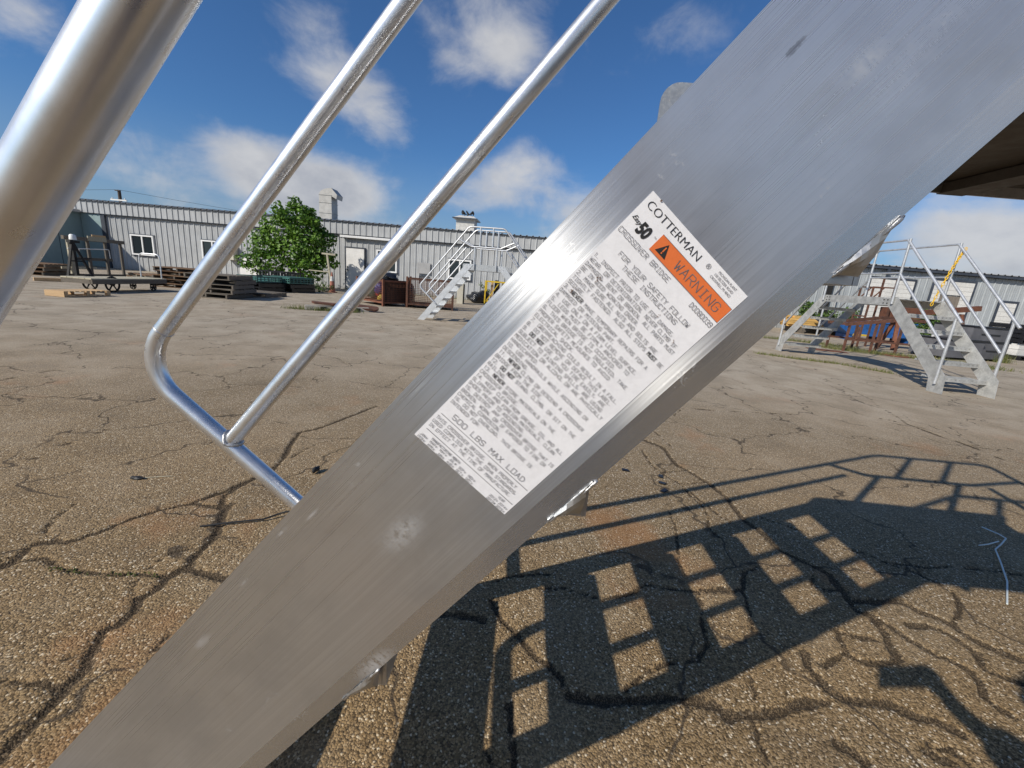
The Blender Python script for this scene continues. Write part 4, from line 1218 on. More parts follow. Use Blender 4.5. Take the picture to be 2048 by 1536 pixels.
# ------------------------------------------------------------------ pallets
def make_pallet(Lx, Ly, m, m2=None, nb=7, h=.125, name='pallet', skew=0.0):
    """deck boards run along x, runners along y"""
    p = thing(name, '', '')
    m2 = m2 or m
    rr = random.Random(int(Lx * 1000 + Ly * 77 + nb))
    for i in range(nb):
        bw = Ly / nb * rr.uniform(.62, .86)
        yy = -Ly / 2 + bw / 2 + (Ly - bw) * i / (nb - 1)
        boxpart('deck_board', m, p, (rr.uniform(-.012, .012), yy, h - .009), (Lx, bw, .018), (0, 0, rr.uniform(-.012, .012)))
    for xx in (-Lx / 2 + .03, 0, Lx / 2 - .03):
        o = boxpart('runner', m2, p, (xx, 0, h / 2 - .001), (Ly, .04, h - .036 - .002), (0, 0, math.pi / 2))
    for yy in (-Ly / 2 + .05, 0, Ly / 2 - .05):
        boxpart('bottom_board', m, p, (0, yy, .009), (Lx, .09, .018))
    return p
ORD = ['topmost', 'second from the top', 'third from the top', 'fourth from the top', 'fifth from the top', 'sixth from the top']
def place(src, loc, rz, label, group, first):
    o = src if first else copy_tree(src)
    o.location = loc
    o.rotation_euler = (rng.uniform(-.006, .006), rng.uniform(-.006, .006), rz)
    return tag(o, label, 'pallet', group)
pg = make_pallet(1.15, 1.25, 'wood_grey')
for i in range(5):
    place(pg, (-8.52 + rng.uniform(-.07, .07), 11.95 + rng.uniform(-.12, .12), .003 + i * .127), .12 + rng.uniform(-.07, .07),
          'weathered grey pallet, %s of the stack in front of the green crates' % ORD[4 - i], 'stacked pallets in front of the crates', i == 0)
tag(copy_tree(pg), 'grey pallet lying low beside the foot of the crate-side stack', 'pallet').location = (-8.35, 13.4, .003)
pb = make_pallet(1.3, 1.1, 'wood_brown', 'wood_grey', 6)
for i in range(5):
    place(pb, (-11.2 + rng.uniform(-.06, .06), 14.1 + rng.uniform(-.08, .08), .003 + i * .127), .2 + rng.uniform(-.08, .08),
          'brown weathered pallet, %s of the stack behind the platform cart handle' % ORD[4 - i], 'stacked pallets behind the cart', i == 0)
pd = make_pallet(1.9, 1.2, 'wood_brown', 'wood_pale', 7)
for i in range(2):
    place(pd, (-13.6 + .1 * i, 15.6, .003 + i * .127), -.62 + .04 * i, 'long brown pallet, %s of the low pile behind the cart deck' % ('lower', 'upper')[i], 'low pallet pile behind the cart', i == 0)
for i in range(3):
    place(copy_tree(pb), (-16.6, 14.2 + .05 * i, .003 + i * .127), .3, 'dark pallet, %s of the pile behind the wooden stud frame' % ORD[2 - i], 'pallet pile behind the stud frame', True)
pn = thing('skid', '', '', (-9.93, 9.35, .003), -.08)
for i in range(9):
    boxpart('deck_board', 'wood_fresh', pn, (0, -.43 + i * .1075, .117), (.47, .075, .016), (0, 0, rng.uniform(-.02, .02)))
for yy in (-.44, 0, .44):
    for xx in (-.20, .20):
        boxpart('foot_block', 'wood_fresh', pn, (xx, yy, .063), (.07, .07, .09))
boxpart('end_board', 'wood_fresh', pn, (0, -.472, .062), (.47, .016, .12))
for xx in (-.20, .20):
    boxpart('bottom_board', 'wood_fresh', pn, (xx, 0, .009), (.07, .94, .016))
tag(pn, 'small new yellow wooden skid lying alone on the asphalt', 'pallet')
tag(MB().bar((-13.9, 11.9, .05), (-13.2, 12.9, .05), .14, .09).build('timber_beam', 'wood_fresh'), 'fresh timber beam lying on the ground at the end of the cart', 'timber')

# ------------------------------------------------------------------ platform cart
ct = thing('platform_cart', 'old flat wooden platform cart with iron spoked wheels and pipe handle', 'cart', (-10.75, 11.2, 0), 0.0)
for i in range(5):
    boxpart('deck_board', 'wood_pale', ct, (-.30 + i * .15, 0, .335), (.142, 2.2, .03), (0, 0, rng.uniform(-.004, .004)))
for xx in (-.36, .36):
    boxpart('side_beam', 'wood_grey', ct, (xx, 0, .265), (.05, 2.18, .105))
for yy in (-1.07, 1.07):
    boxpart('end_beam', 'wood_grey', ct, (0, yy, .265), (.66, .05, .105))
def wheel(parent, loc, R, name):
    o = MB().tube([(0, R * .93 * math.cos(a), R * .93 * math.sin(a)) for a in np.linspace(0, 2 * math.pi, 25)[:-1]], R * .09 + .004, 8, closed=True).build(name, 'black_iron', parent, smooth='all')
    o.location = loc
    sp_ = MB()
    for k in range(5):
        a = 2 * math.pi * k / 5 + .3
        sp_.bar((0, 0, 0), (0, R * .92 * math.cos(a), R * .92 * math.sin(a)), .02, .028, (1, 0, 0))
    so = sp_.build('spokes', 'black_iron', o)
    MB().tube([(-.04, 0, 0), (.04, 0, 0)], .035, 10).build('hub', 'black_iron', o, smooth=True)
    return o
for xx in (-.28, .30):
    wheel(ct, (xx, -.50, .197), .197, 'wheel')
    wheel(ct, (xx, .70, .105), .10, 'caster_wheel')
    MB().box((xx, .70, .185), (.08, .12, .05)).build('caster_bracket', 'black_iron', ct)
MB().tube([(-.33, -.50, .197), (.35, -.50, .197)], .016, 8).build('axle', 'black_iron', ct, smooth=True)
MB().tube(fillet([(-.30, 1.02, .34), (-.30, 1.03, 1.02), (.30, 1.03, 1.02), (.30, 1.02, .34)], .12, 8), .017, 10).build('pipe_handle', 'galv_tube', ct, smooth=True)

# ------------------------------------------------------------------ wooden stud frame and steel A-frame
sf = thing('stud_frame', 'upright wooden stud frame of grey and yellow timbers before the side wing', 'timber frame', (-15.5, 15.4, 0))
for y_, m_ in ((-.9, 'wood_pale'), (-.24, 'wood_grey'), (.40, 'wood_grey'), (1.0, 'wood_grey')):
    boxpart('stud', m_, sf, (0, y_, .62), (.05, .09, 1.24))
boxpart('top_plate', 'wood_grey', sf, (0, .05, 1.30), (.09, 2.2, .12))
boxpart('bottom_plate', 'wood_grey', sf, (0, .05, .06), (.09, 2.2, .09))
boxpart('header_board', 'wood_pale', sf, (.055, .08, 1.34), (.03, .68, .17))
boxpart('header_board', 'wood_fresh', sf, (.065, .14, 1.45), (.03, .5, .06))
boxpart('rail_board', 'wood_grey', sf, (-.045, -.1, .62), (.03, 1.5, .10))
boxpart('rail_board', 'wood_pale', sf, (-.045, -.6, .30), (.03, 1.2, .07))
MB().tube(fillet([(.06, -1.0, .94), (.06, .46, 1.0), (.06, .47, .68)], .05, 5), .016, 8).tube([(.06, -.62, .95), (.06, -.62, .70)], .012, 8).build('white_pipe', 'insulator_white', sf, smooth=True)
af = thing('steel_a_frame', 'black steel A-frame trestle leaning beside the wooden stud frame', 'trestle', (-15.2, 14.35, 0))
for s in (-1, 1):
    MB().bar((0, .0, 1.22), (.12, s * .42, .0), .06, .06).build('leg', 'black_iron', af)
MB().bar((0, 0, 1.22), (0, 0, .0), .09, .09).build('upright', 'black_iron', af)
MB().bar((0, -.12, 1.18), (0, .2, 1.18), .14, .08).build('head', 'black_iron', af)
MB().bar((.06, 0, .62), (.06, .5, .66), .04, .04).build('hook_arm', 'black_iron', af)
MB().bar((.05, -.25, .55), (.05, .25, .55), .04, .04).build('cross_bar', 'black_iron', af)
MB().lathe([(.10, 0), (.09, .14), (.05, .18)], 10, Matrix.Translation((0, .05, 1.24))).build('cap', 'insulator_white', af, smooth=True)

# ------------------------------------------------------------------ crates on black pallets beside the tree
def slatted_crate(name, label, loc, rz, L, Wd, H, m, group=None):
    c = thing(name, label, 'crate', loc, rz, group)
    for (a, b_, nn) in (((-L / 2, -Wd / 2), (L / 2, -Wd / 2), 9), ((L / 2, -Wd / 2), (L / 2, Wd / 2), 7), ((L / 2, Wd / 2), (-L / 2, Wd / 2), 9), ((-L / 2, Wd / 2), (-L / 2, -Wd / 2), 7)):
        w_ = MB()
        for zz in (.02, H - .02):
            w_.bar((*a, zz), (*b_, zz), .03, .04)
        w_.bar((*a, H * .5), (*b_, H * .5), .02, .025)
        for i in range(nn + 1):
            x_, y_ = a[0] + (b_[0] - a[0]) * i / nn, a[1] + (b_[1] - a[1]) * i / nn
            w_.bar((x_, y_, 0), (x_, y_, H), .035, .035)
        w_.build('slatted_wall', m, c)
    MB().box((0, 0, .012), (L, Wd, .02)).build('floor', m, c)
    return c
PR = -.35
slatted_crate('plastic_crate', 'green slatted plastic crate with open top on the black pallets', (-9.62, 15.55, .34), PR, 1.0, 1.0, .20, 'crate_green', 'green crates')
slatted_crate('plastic_crate', 'green slatted plastic crate with a flat lid on the black pallets', (-8.95, 16.55, .34), PR, 1.0, 1.1, .20, 'crate_green', 'green crates')
tag(MB().box((0, 0, .012), (.98, 1.08, .02)).build('crate_lid', 'crate_green'), 'flat green lid resting on the closed crate', 'lid').location = (-8.95, 16.55, .545)
bpy.data.objects['crate_lid'].rotation_euler = (0, 0, PR)
tag(MB().box((0, 0, .012), (.8, .5, .018)).build('folded_panel', 'crate_green'), 'loose green panel lying aslant in the open crate', 'panel').location = (-9.65, 15.6, .41)
bpy.data.objects['folded_panel'].rotation_euler = (.18, .05, PR + .2)
kp = make_pallet(1.1, 1.1, 'black_plastic', None, 6, .15, 'plastic_pallet')
for i, (px_, py_, pz_) in enumerate(((-9.55, 15.55, .003), (-9.55, 15.58, .158), (-8.95, 16.6, .003), (-8.95, 16.58, .158))):
    o = kp if i == 0 else copy_tree(kp)
    o.location = (px_, py_, pz_); o.rotation_euler = (0, 0, PR)
    tag(o, 'black plastic pallet, %s of the pair under the %s green crate' % (('lower', 'upper')[i % 2], ('open', 'lidded')[i // 2]), 'pallet', 'black pallets under the crates')
slatted_crate('dark_crate', 'black slatted crate behind the green crates under the tree', (-9.9, 17.4, .3), PR, 1.5, .9, .42, 'black_plastic')
slatted_crate('dark_crate', 'black slatted crate on the ground in the shade of the tree', (-9.75, 18.35, .003), PR + .3, 1.1, .8, .42, 'black_plastic')
kq = copy_tree(kp); kq.location = (-9.9, 17.4, .003); kq.scale = (1.3, .85, 1.9)
tag(kq, 'black plastic pallet under the black crate behind the green crates', 'pallet')

# ------------------------------------------------------------------ traffic cone and timber tee post
cn = thing('traffic_cone', 'faded orange traffic cone with worn white band by the tree', 'cone', (-8.1, 18.15, 0), .2)
MB().lathe([(.125, .03), (.095, .30), (.075, .48)], 20).build('lower_cone', 'cone_orange', cn, smooth=True)
MB().lathe([(.0755, .48), (.052, .68)], 20).build('white_band', 'birds_white', cn, smooth=True)
MB().lathe([(.0525, .68), (.030, .84), (.022, .86)], 20).build('tip', 'cone_orange', cn, smooth=True)
MB().box((0, 0, .016), (.34, .34, .03)).build('base', 'cone_orange', cn, bevel=.008)
tp = thing('tee_post', 'pale timber tee post standing beside the traffic cone', 'post', (-8.32, 18.4, 0))
MB().bar((.10, 0, 0), (-.08, 0, 1.56), .07, .07).build('upright', 'wood_pale', tp)
MB().bar((-.30, .0, 1.60), (.28, 0, 1.58), .08, .07).build('cross_arm', 'wood_pale', tp)
MB().bar((-.9, .0, .86), (.02, 0, .84), .03, .04).build('rail', 'wood_pale', tp)

# ------------------------------------------------------------------ low concrete stop with two rusty plates
sb = thing('parking_stop', 'low pale concrete stop block half hidden in weeds', 'concrete block', (-4.75, 10.95, 0), .5)
MB().prism([(-.09, 0), (.09, 0), (.075, .12), (-.075, .12)], lambda p: (-.78, p[0], p[1]), lambda p: (.78, p[0], p[1])).build('block', 'concrete', sb, bevel=.012)
MB().box((-.35, -.095, .055), (.14, .03, .09)).box((.30, -.095, .055), (.5, .03, .08)).build('drain_slot', 'black_iron', sb)
def plate(name, label, loc, rz, L, Wd, tilt):
    pts = []
    for k in range(9):
        a = math.pi / 2 + math.pi * k / 8
        pts.append((-L / 2 + .10 + .10 * math.cos(a) * 1.0, Wd / 2 * math.sin(a)))
    for k in range(9):
        a = -math.pi / 2 + math.pi * k / 8
        pts.append((L / 2 - .10 + .10 * math.cos(a), Wd / 2 * math.sin(a)))
    o = MB().prism(pts, lambda p: (p[0], p[1], .03 * (p[0] / L * 2) ** 2), lambda p: (p[0], p[1], .045 + .03 * (p[0] / L * 2) ** 2)).build(name, 'rust')
    o.location = loc; o.rotation_euler = (tilt[0], tilt[1], rz)
    return tag(o, label, 'metal plate')
plate('rusty_plate', 'rusty round-ended plate lying on top of the concrete stop', (-5.05, 10.85, .13), .35, .62, .26, (0, .05))
plate('rusty_plate', 'rusty round-ended plate propped off the far end of the concrete stop', (-4.15, 11.35, .07), .35, .66, .30, (.25, .08))

# ------------------------------------------------------------------ rusty wire baskets
def basket(label, loc, rz, L, Wd, H, m, group):
    k = thing('wire_basket', label, 'basket', loc, rz, group)
    for sx in (-1, 1):
        for sy in (-1, 1):
            MB().bar((sx * L / 2, sy * Wd / 2, 0), (sx * L / 2, sy * Wd / 2, H), .06, .06).build('post', m, k)
    for zz, nm in ((.12, 'lower_rail'), (H - .06, 'upper_rail')):
        for (a, b_) in (((-L / 2, -Wd / 2), (L / 2, -Wd / 2)), ((L / 2, -Wd / 2), (L / 2, Wd / 2)), ((L / 2, Wd / 2), (-L / 2, Wd / 2)), ((-L / 2, Wd / 2), (-L / 2, -Wd / 2))):
            MB().bar((*a, zz), (*b_, zz), .035, .055).build(nm, m, k)
    MB().box((0, 0, .105), (L - .06, Wd - .06, .012)).build('floor', m, k)
    for (a, b_) in (((-L / 2, -Wd / 2), (L / 2, -Wd / 2)), ((L / 2, -Wd / 2), (L / 2, Wd / 2)), ((L / 2, Wd / 2), (-L / 2, Wd / 2)), ((-L / 2, Wd / 2), (-L / 2, -Wd / 2))):
        g = MB()
        Lw = math.hypot(b_[0] - a[0], b_[1] - a[1])
        nn = int(Lw / .055)
        for i in range(1, nn):
            x_, y_ = a[0] + (b_[0] - a[0]) * i / nn, a[1] + (b_[1] - a[1]) * i / nn
            g.bar((x_, y_, .13), (x_, y_, H - .06), .008, .008)
        nz = int((H - .2) / .055)
        for i in range(1, nz):
            zz = .13 + (H - .19) * i / nz
            g.bar((*a, zz), (*b_, zz), .008, .008)
        go = g.build('wire_mesh', m, k)
        go['kind'] = 'stuff'
    return k
B1 = ((-4.65, 14.30, 0), -.66)
B2 = ((-3.05, 14.50, 0), .15)
basket('rusty wire basket heaped with bags and coloured scraps beside the white door', *B1, 1.5, 1.0, .86, 'rust_orange', 'rusty wire baskets')
basket('rusty wire basket behind the stair of the yard crossover', *B2, 1.5, 1.05, 1.0, 'rust', 'rusty wire baskets')
tag(MB().box((0, 0, 0), (1.15, .02, .72)).build('flank_shade', 'black_iron'), 'dark sheet added for the shade inside the flank of the scrap basket', 'sheet')  # dark sheet stands in for the basket's shaded flank and inside
so = bpy.data.objects['flank_shade']; so.location = (-4.12, 13.88, .48); so.rotation_euler = (0, 0, -.66 + math.pi / 2); so.scale = (.75, 1, 1)
def lump(name, label, cat, loc, size, m, seed, group=None):
    bm = bmesh.new()
    bmesh.ops.create_icosphere(bm, subdivisions=3, radius=1.0)
    rr = random.Random(seed)
    ph = [rr.uniform(0, 6) for _ in range(6)]
    for v in bm.verts:
        p = v.co
        k_ = 1 + .22 * math.sin(3.1 * p.x + ph[0]) * math.cos(2.7 * p.y + ph[1]) + .14 * math.sin(6.3 * p.z + 5.2 * p.x + ph[2]) + .08 * math.sin(11 * p.y + ph[3]) * math.cos(9 * p.x + ph[4])
        v.co = Vector((p.x * size[0], p.y * size[1], max(p.z, -.75) * size[2])) * k_
    me = bpy.data.meshes.new(name); bm.to_mesh(me); bm.free()
    me.materials.append(MATS[m])
    me.polygons.foreach_set('use_smooth', [True] * len(me.polygons))
    return tag(obj(name, me, None, loc), label, cat, group)
lump('trash_bag', 'shiny black plastic bag on top of the heaped scrap basket', 'bag', (-4.45, 14.2, .90), (.36, .3, .16), 'bag_black', 1)
lump('trash_bag', 'whitish plastic bag wedged beside the black bag in the scrap basket', 'bag', (-4.85, 14.2, .84), (.22, .2, .16), 'bag_white', 2)
lump('trash_bag', 'bright blue plastic bag sticking up from the scrap basket', 'bag', (-5.25, 14.55, .84), (.20, .2, .16), 'bag_blue', 3)
lump('trash_bag', 'blue plastic bag seen through the wires of the scrap basket', 'bag', (-4.62, 13.90, .55), (.2, .2, .2), 'bag_blue', 4)
lump('scrap_bundle', 'green netting bundle behind the wires of the scrap basket', 'netting', (-4.95, 14.15, .42), (.26, .2, .26), 'bag_green', 5)
lump('scrap_bundle', 'small yellow bundle low behind the wires of the scrap basket', 'bundle', (-4.56, 13.86, .25), (.13, .1, .1), 'bag_yellow', 6)
lump('scrap_bundle', 'small red bundle behind the wires of the scrap basket', 'bundle', (-4.66, 13.86, .38), (.1, .08, .1), 'bag_red', 7)
lump('trash_bag', 'dark bag slumped between the two rusty baskets', 'bag', (-3.85, 14.85, .22), (.16, .35, .42), 'bag_black', 8)

# ------------------------------------------------------------------ yellow frame rack, cabinet
yr = thing('yellow_rack', 'yellow painted steel rack holding timber offcuts by the wall', 'rack', (-.8, 19.55, 0))
for sx in (-.78, .78):
    for sy in (-.35, .35):
        MB().bar((sx, sy, 0), (sx, sy, 1.06), .06, .06).build('post', 'yellow_paint', yr)
for sy in (-.35, .35):
    MB().bar((-.81, sy, 1.03), (.81, sy, 1.03), .05, .06).build('top_rail', 'yellow_paint', yr)
    MB().bar((-.75, sy, .16), (.75, sy, .16), .05, .06).build('lower_rail', 'yellow_paint', yr)
for sx in (-.78, .78):
    MB().bar((sx, -.32, 1.03), (sx, .32, 1.03), .05, .06).build('end_rail', 'yellow_paint', yr)
MB().bar((-.74, -.36, .12), (-.2, -.36, .95), .03, .04).build('brace', 'yellow_paint', yr)
for i, (dx, hh_, m_, lb) in enumerate(((-.5, .86, 'wood_fresh', 'pale timber offcut upright in the yellow rack'), (-.36, .92, 'black_iron', 'black steel bar upright in the yellow rack'),
                                     (-.2, .80, 'wood_brown', 'brown timber offcut upright in the yellow rack'), (.0, .84, 'wood_grey', 'grey timber offcut upright in the yellow rack'), (.25, .78, 'wood_pale', 'wide whitish board upright in the yellow rack'))):
    o = MB().box((0, 0, hh_ / 2), (.1 + .04 * (i % 2), .12, hh_)).build('offcut', m_)
    o.location = (-.8 + dx, 19.55 + .1 * (i % 3 - 1), .19); o.rotation_euler = (rng.uniform(-.05, .05), rng.uniform(-.08, .08), rng.uniform(-.3, .3))
    tag(o, lb, 'offcut', 'offcuts in the yellow rack')
cb = thing('metal_cabinet', 'beige metal cabinet with dark side behind the yard crossover stair', 'cabinet', (-2.55, 18.2, 0), .06)
MB().box((0, 0, .42), (.26, .6, .84)).build('body', 'beige_metal', cb, bevel=.008)
MB().box((.14, 0, .42), (.02, .56, .80)).build('side_panel', 'black_iron', cb)
lump('tarp_heap', 'dark tarpaulin heap against the wall beside the beige cabinet', 'tarpaulin', (-1.95, 19.9, .22), (.5, .5, .34), 'bag_black', 11)

# ------------------------------------------------------------------ foliage
def leaves(name, m, blobs, n, size, parent=None, aspect=.62, seed=1, droop=.35):
    """blobs: (centre, radii, weight); small folded leaves spread over and through each clump"""
    R = np.random.default_rng(seed)
    wts = np.array([b[2] for b in blobs], float); wts /= wts.sum()
    pick = R.choice(len(blobs), n, p=wts)
    cen = np.array([b[0] for b in blobs], float)[pick]
    rad = np.array([b[1] for b in blobs], float)[pick]
    d = R.normal(size=(n, 3)); d /= np.linalg.norm(d, axis=1)[:, None]
    rr_ = R.uniform(.35, 1.0, n) ** .5 * (1 + .22 * np.sin(5 * d[:, 0] + 3 * d[:, 2] + pick) * np.cos(4 * d[:, 1] + pick * 2))
    P = cen + d * rad * rr_[:, None]
    P[:, 2] = np.maximum(P[:, 2], .03)
    nrm = d * .8 + R.normal(size=(n, 3)) * .55 + np.array([0, 0, .55])
    nrm /= np.linalg.norm(nrm, axis=1)[:, None]
    ax = np.cross(nrm, R.normal(size=(n, 3))); ax /= np.linalg.norm(ax, axis=1)[:, None]
    ax[:, 2] -= droop * R.uniform(0, 1, n); ax /= np.linalg.norm(ax, axis=1)[:, None]
    bx = np.cross(nrm, ax)
    s = size * R.uniform(.55, 1.25, n)
    L, Wd = ax * s[:, None], bx * (s * aspect)[:, None]
    V = np.stack([P - L * .5, P + Wd * .5 + nrm * (s * .10)[:, None], P + L * .5, P - Wd * .5 + nrm * (s * .10)[:, None]], 1).reshape(-1, 3)
    F = np.arange(n * 4).reshape(n, 4)
    me = bpy.data.meshes.new(name)
    tris = np.concatenate([F[:, [0, 1, 2]], F[:, [0, 2, 3]]])
    me.from_pydata(V.tolist(), [], tris.tolist())
    tone = np.clip(R.normal(.45, .36, n) + .18 * np.sin(pick * 1.7), 0, 1)
    a = me.attributes.new('tone', 'FLOAT', 'POINT')
    a.data.foreach_set('value', np.repeat(tone, 4).astype(np.float32))
    me.materials.append(MATS[m])
    return obj(name, me, parent)
tr = thing('leafy_tree', 'bushy bright green tree growing against the warehouse wall', 'tree', (-10.2, 19.3, 0))
R_ = random.Random(4)
blobs = [((.15, -.1, 2.9), (.75, .6, .85), 3), ((-.7, 0, 2.35), (.9, .7, .8), 3.2), ((.65, -.05, 2.2), (.85, .7, .85), 3.2), ((-1.45, .05, 1.75), (.75, .65, .7), 2.4), ((0, -.1, 1.7), (1.2, .8, .8), 4),
         ((.95, 0, 1.45), (.8, .65, .7), 2.6), ((-2.2, -.05, 1.05), (.55, .45, .33), 1.0), ((-1.1, -.2, 1.05), (.9, .6, .55), 2.0), ((.5, -.2, .85), (.9, .6, .6), 2.0), ((-1.7, -.1, .75), (.6, .5, .3), .9), ((.05, -.05, 3.62), (.30, .28, .30), .55), ((-.65, 0, 3.1), (.35, .3, .35), .6)]
for _ in range(44):
    a = R_.uniform(0, 6.28); rr2 = R_.uniform(.75, 1.16)
    h_ = R_.uniform(.9, 3.4)
    wd = 1.5 * math.sin(math.pi * min(1, (h_ + .5) / 4.3)) ** .7
    blobs.append(((wd * rr2 * math.cos(a), .75 * rr2 * math.sin(a) - .05, h_), (R_.uniform(.16, .34), .26, R_.uniform(.15, .28)), .34))
cr = leaves('crown', 'leaf_tree', blobs, 8200, .170, tr, .7, 3)
tk = MB()
tk.tube([(0, .2, 0), (.05, .15, .8), (.1, .05, 1.8), (.1, -.05, 3.2)], [.085, .07, .05, .015], 8)
for (e, z0) in (((-1.3, 0, 1.9), .3), ((1.0, 0, 1.9), .4), ((-.6, -.1, 2.9), .9), ((.7, -.2, 2.6), .9), ((-2.1, -.1, 1.1), .2), ((.5, -.4, 1.3), .3)):
    tk.tube([(.02, .18, z0), (e[0] * .45, e[1] * .5 + .08, z0 + (e[2] - z0) * .6), e], [.045, .03, .01], 6)
tk.build('trunk', 'bark', tr, smooth='all')

def weed(name, label, cat, loc, blobs, n, size, seed, m='leaf_weed'):
    w_ = thing(name, label, cat, loc)
    leaves('foliage', m, blobs, n, size, w_, .6, seed)
    st = MB()
    R2 = random.Random(seed)
    for bl in blobs[:10]:
        c = bl[0]
        st.tube([(c[0] * .6, c[1], 0), (c[0] * .85, c[1], c[2] * .6), c], [.012, .009, .004], 5)
    st.build('stem', 'bark', w_)
    return w_
def scatter_blobs(x0, x1, y, ztop, n, r, seed):
    R2 = random.Random(seed)
    return [((R2.uniform(x0, x1), R2.uniform(-.25, .25) + y, R2.uniform(.2, 1.0) * ztop * R2.uniform(.5, 1)), (r, r * .8, r * .8), 1) for _ in range(n)]
weed('climbing_vine', 'green leafy vine thicket against the wall beside the blocked doorways', 'vine', (15.0, 20.3, 0), scatter_blobs(-1.5, 1.5, 0, 1.45, 40, .24, 1), 2600, .12, 21)
weed('climbing_vine', 'large-leaved vine climbing by the plywood doorway', 'vine', (18.9, 19.9, 0), scatter_blobs(-.9, .9, 0, 1.8, 22, .25, 2), 1400, .17, 22)
weed('weed_shrub', 'spindly green shrub growing at the foot of the dark wall column', 'shrub', (14.0, 20.6, 0), scatter_blobs(-.4, .4, 0, 1.7, 9, .2, 3), 360, .12, 23)
weed('weed_shrub', 'low green weeds growing behind the rusty beam trestle', 'shrub', (15.7, 16.0, 0), scatter_blobs(-.7, .6, 0, 1.15, 12, .2, 6), 620, .12, 26)
weed('weed_shrub', 'thin tall weed growing at the wall beside the tarpaulin heap', 'shrub', (-1.75, 21.0, 0), scatter_blobs(-.25, .25, 0, 1.0, 8, .12, 4), 200, .09, 24)
weed('weed_shrub', 'low dark weeds at the foot of the tee post', 'shrub', (-8.45, 17.8, 0), scatter_blobs(-.5, .45, 0, .45, 9, .14, 5), 320, .09, 25)

def grass(name, label, path, n, h, spread, seed, parent=None):
    R = np.random.default_rng(seed)
    pts = np.array(path, float)
    seg = R.integers(0, len(pts) - 1, n)
    f = R.uniform(0, 1, n)[:, None]
    P = pts[seg] * (1 - f) + pts[seg + 1] * f + R.normal(size=(n, 2)) * spread
    a = R.uniform(0, 6.283, n)
    hh = h * R.uniform(.3, 1.2, n)
    ln = R.uniform(.1, .8, n) * hh
    b2 = R.uniform(0, 6.283, n)
    wdt = .004 + .004 * R.uniform(0, 1, n)
    c, s = np.cos(a) * wdt, np.sin(a) * wdt
    z0 = np.full(n, -.002)
    V = np.stack([np.stack([P[:, 0] - c, P[:, 1] - s, z0], 1), np.stack([P[:, 0] + c, P[:, 1] + s, z0], 1),
                  np.stack([P[:, 0] + np.cos(b2) * ln, P[:, 1] + np.sin(b2) * ln, hh], 1)], 1).reshape(-1, 3)
    me = bpy.data.meshes.new(name)
    me.from_pydata(V.tolist(), [], np.arange(n * 3).reshape(n, 3).tolist())
    t_ = me.attributes.new('tone', 'FLOAT', 'POINT')
    t_.data.foreach_set('value', np.repeat(np.clip(R.normal(.5, .3, n), 0, 1), 3).astype(np.float32))
    me.materials.append(MATS['grass_dry'])
    return tag(obj(name, me, parent), label, 'grass', kind='stuff')
grass('grass', 'tufts of grass round the concrete stop block', [(-5.9, 10.5), (-5.2, 10.6), (-4.6, 10.75), (-4.2, 10.9)], 700, .13, .07, 31)
grass('grass', 'strip of weedy grass along the pavement joint beside the far crossover foot', [(5.6, 9.6), (6.3, 9.2), (7.0, 9.0), (7.6, 8.2)], 900, .07, .05, 32)
grass('grass', 'grass growing round the feet of the rusty table', [(9.3, 12.6), (9.9, 12.1), (10.9, 11.9), (11.8, 11.2), (12.4, 10.6)], 2600, .12, .20, 33)
grass('grass', 'grass strip along the slab edge before the timber stack', [(8.4, 14.2), (9.6, 13.8), (10.8, 13.2)], 1100, .11, .10, 34)
grass('grass', 'sparse weeds along the foot of the warehouse wall', [(-9, 21.7), (-6, 21.55), (-2, 21.4), (3, 21.2)], 1200, .16, .06, 35)
grass('grass', 'grass beside the grey boxes', [(14.6, 12.6), (15.0, 12.9), (15.3, 13.3)], 500, .30, .12, 36)
grass('grass', 'thin green shoots in the asphalt cracks', [(-1.62, 1.27), (-1.52, 1.27), (-1.38, 1.27), (-1.22, 1.28)], 40, .009, .008, 37)

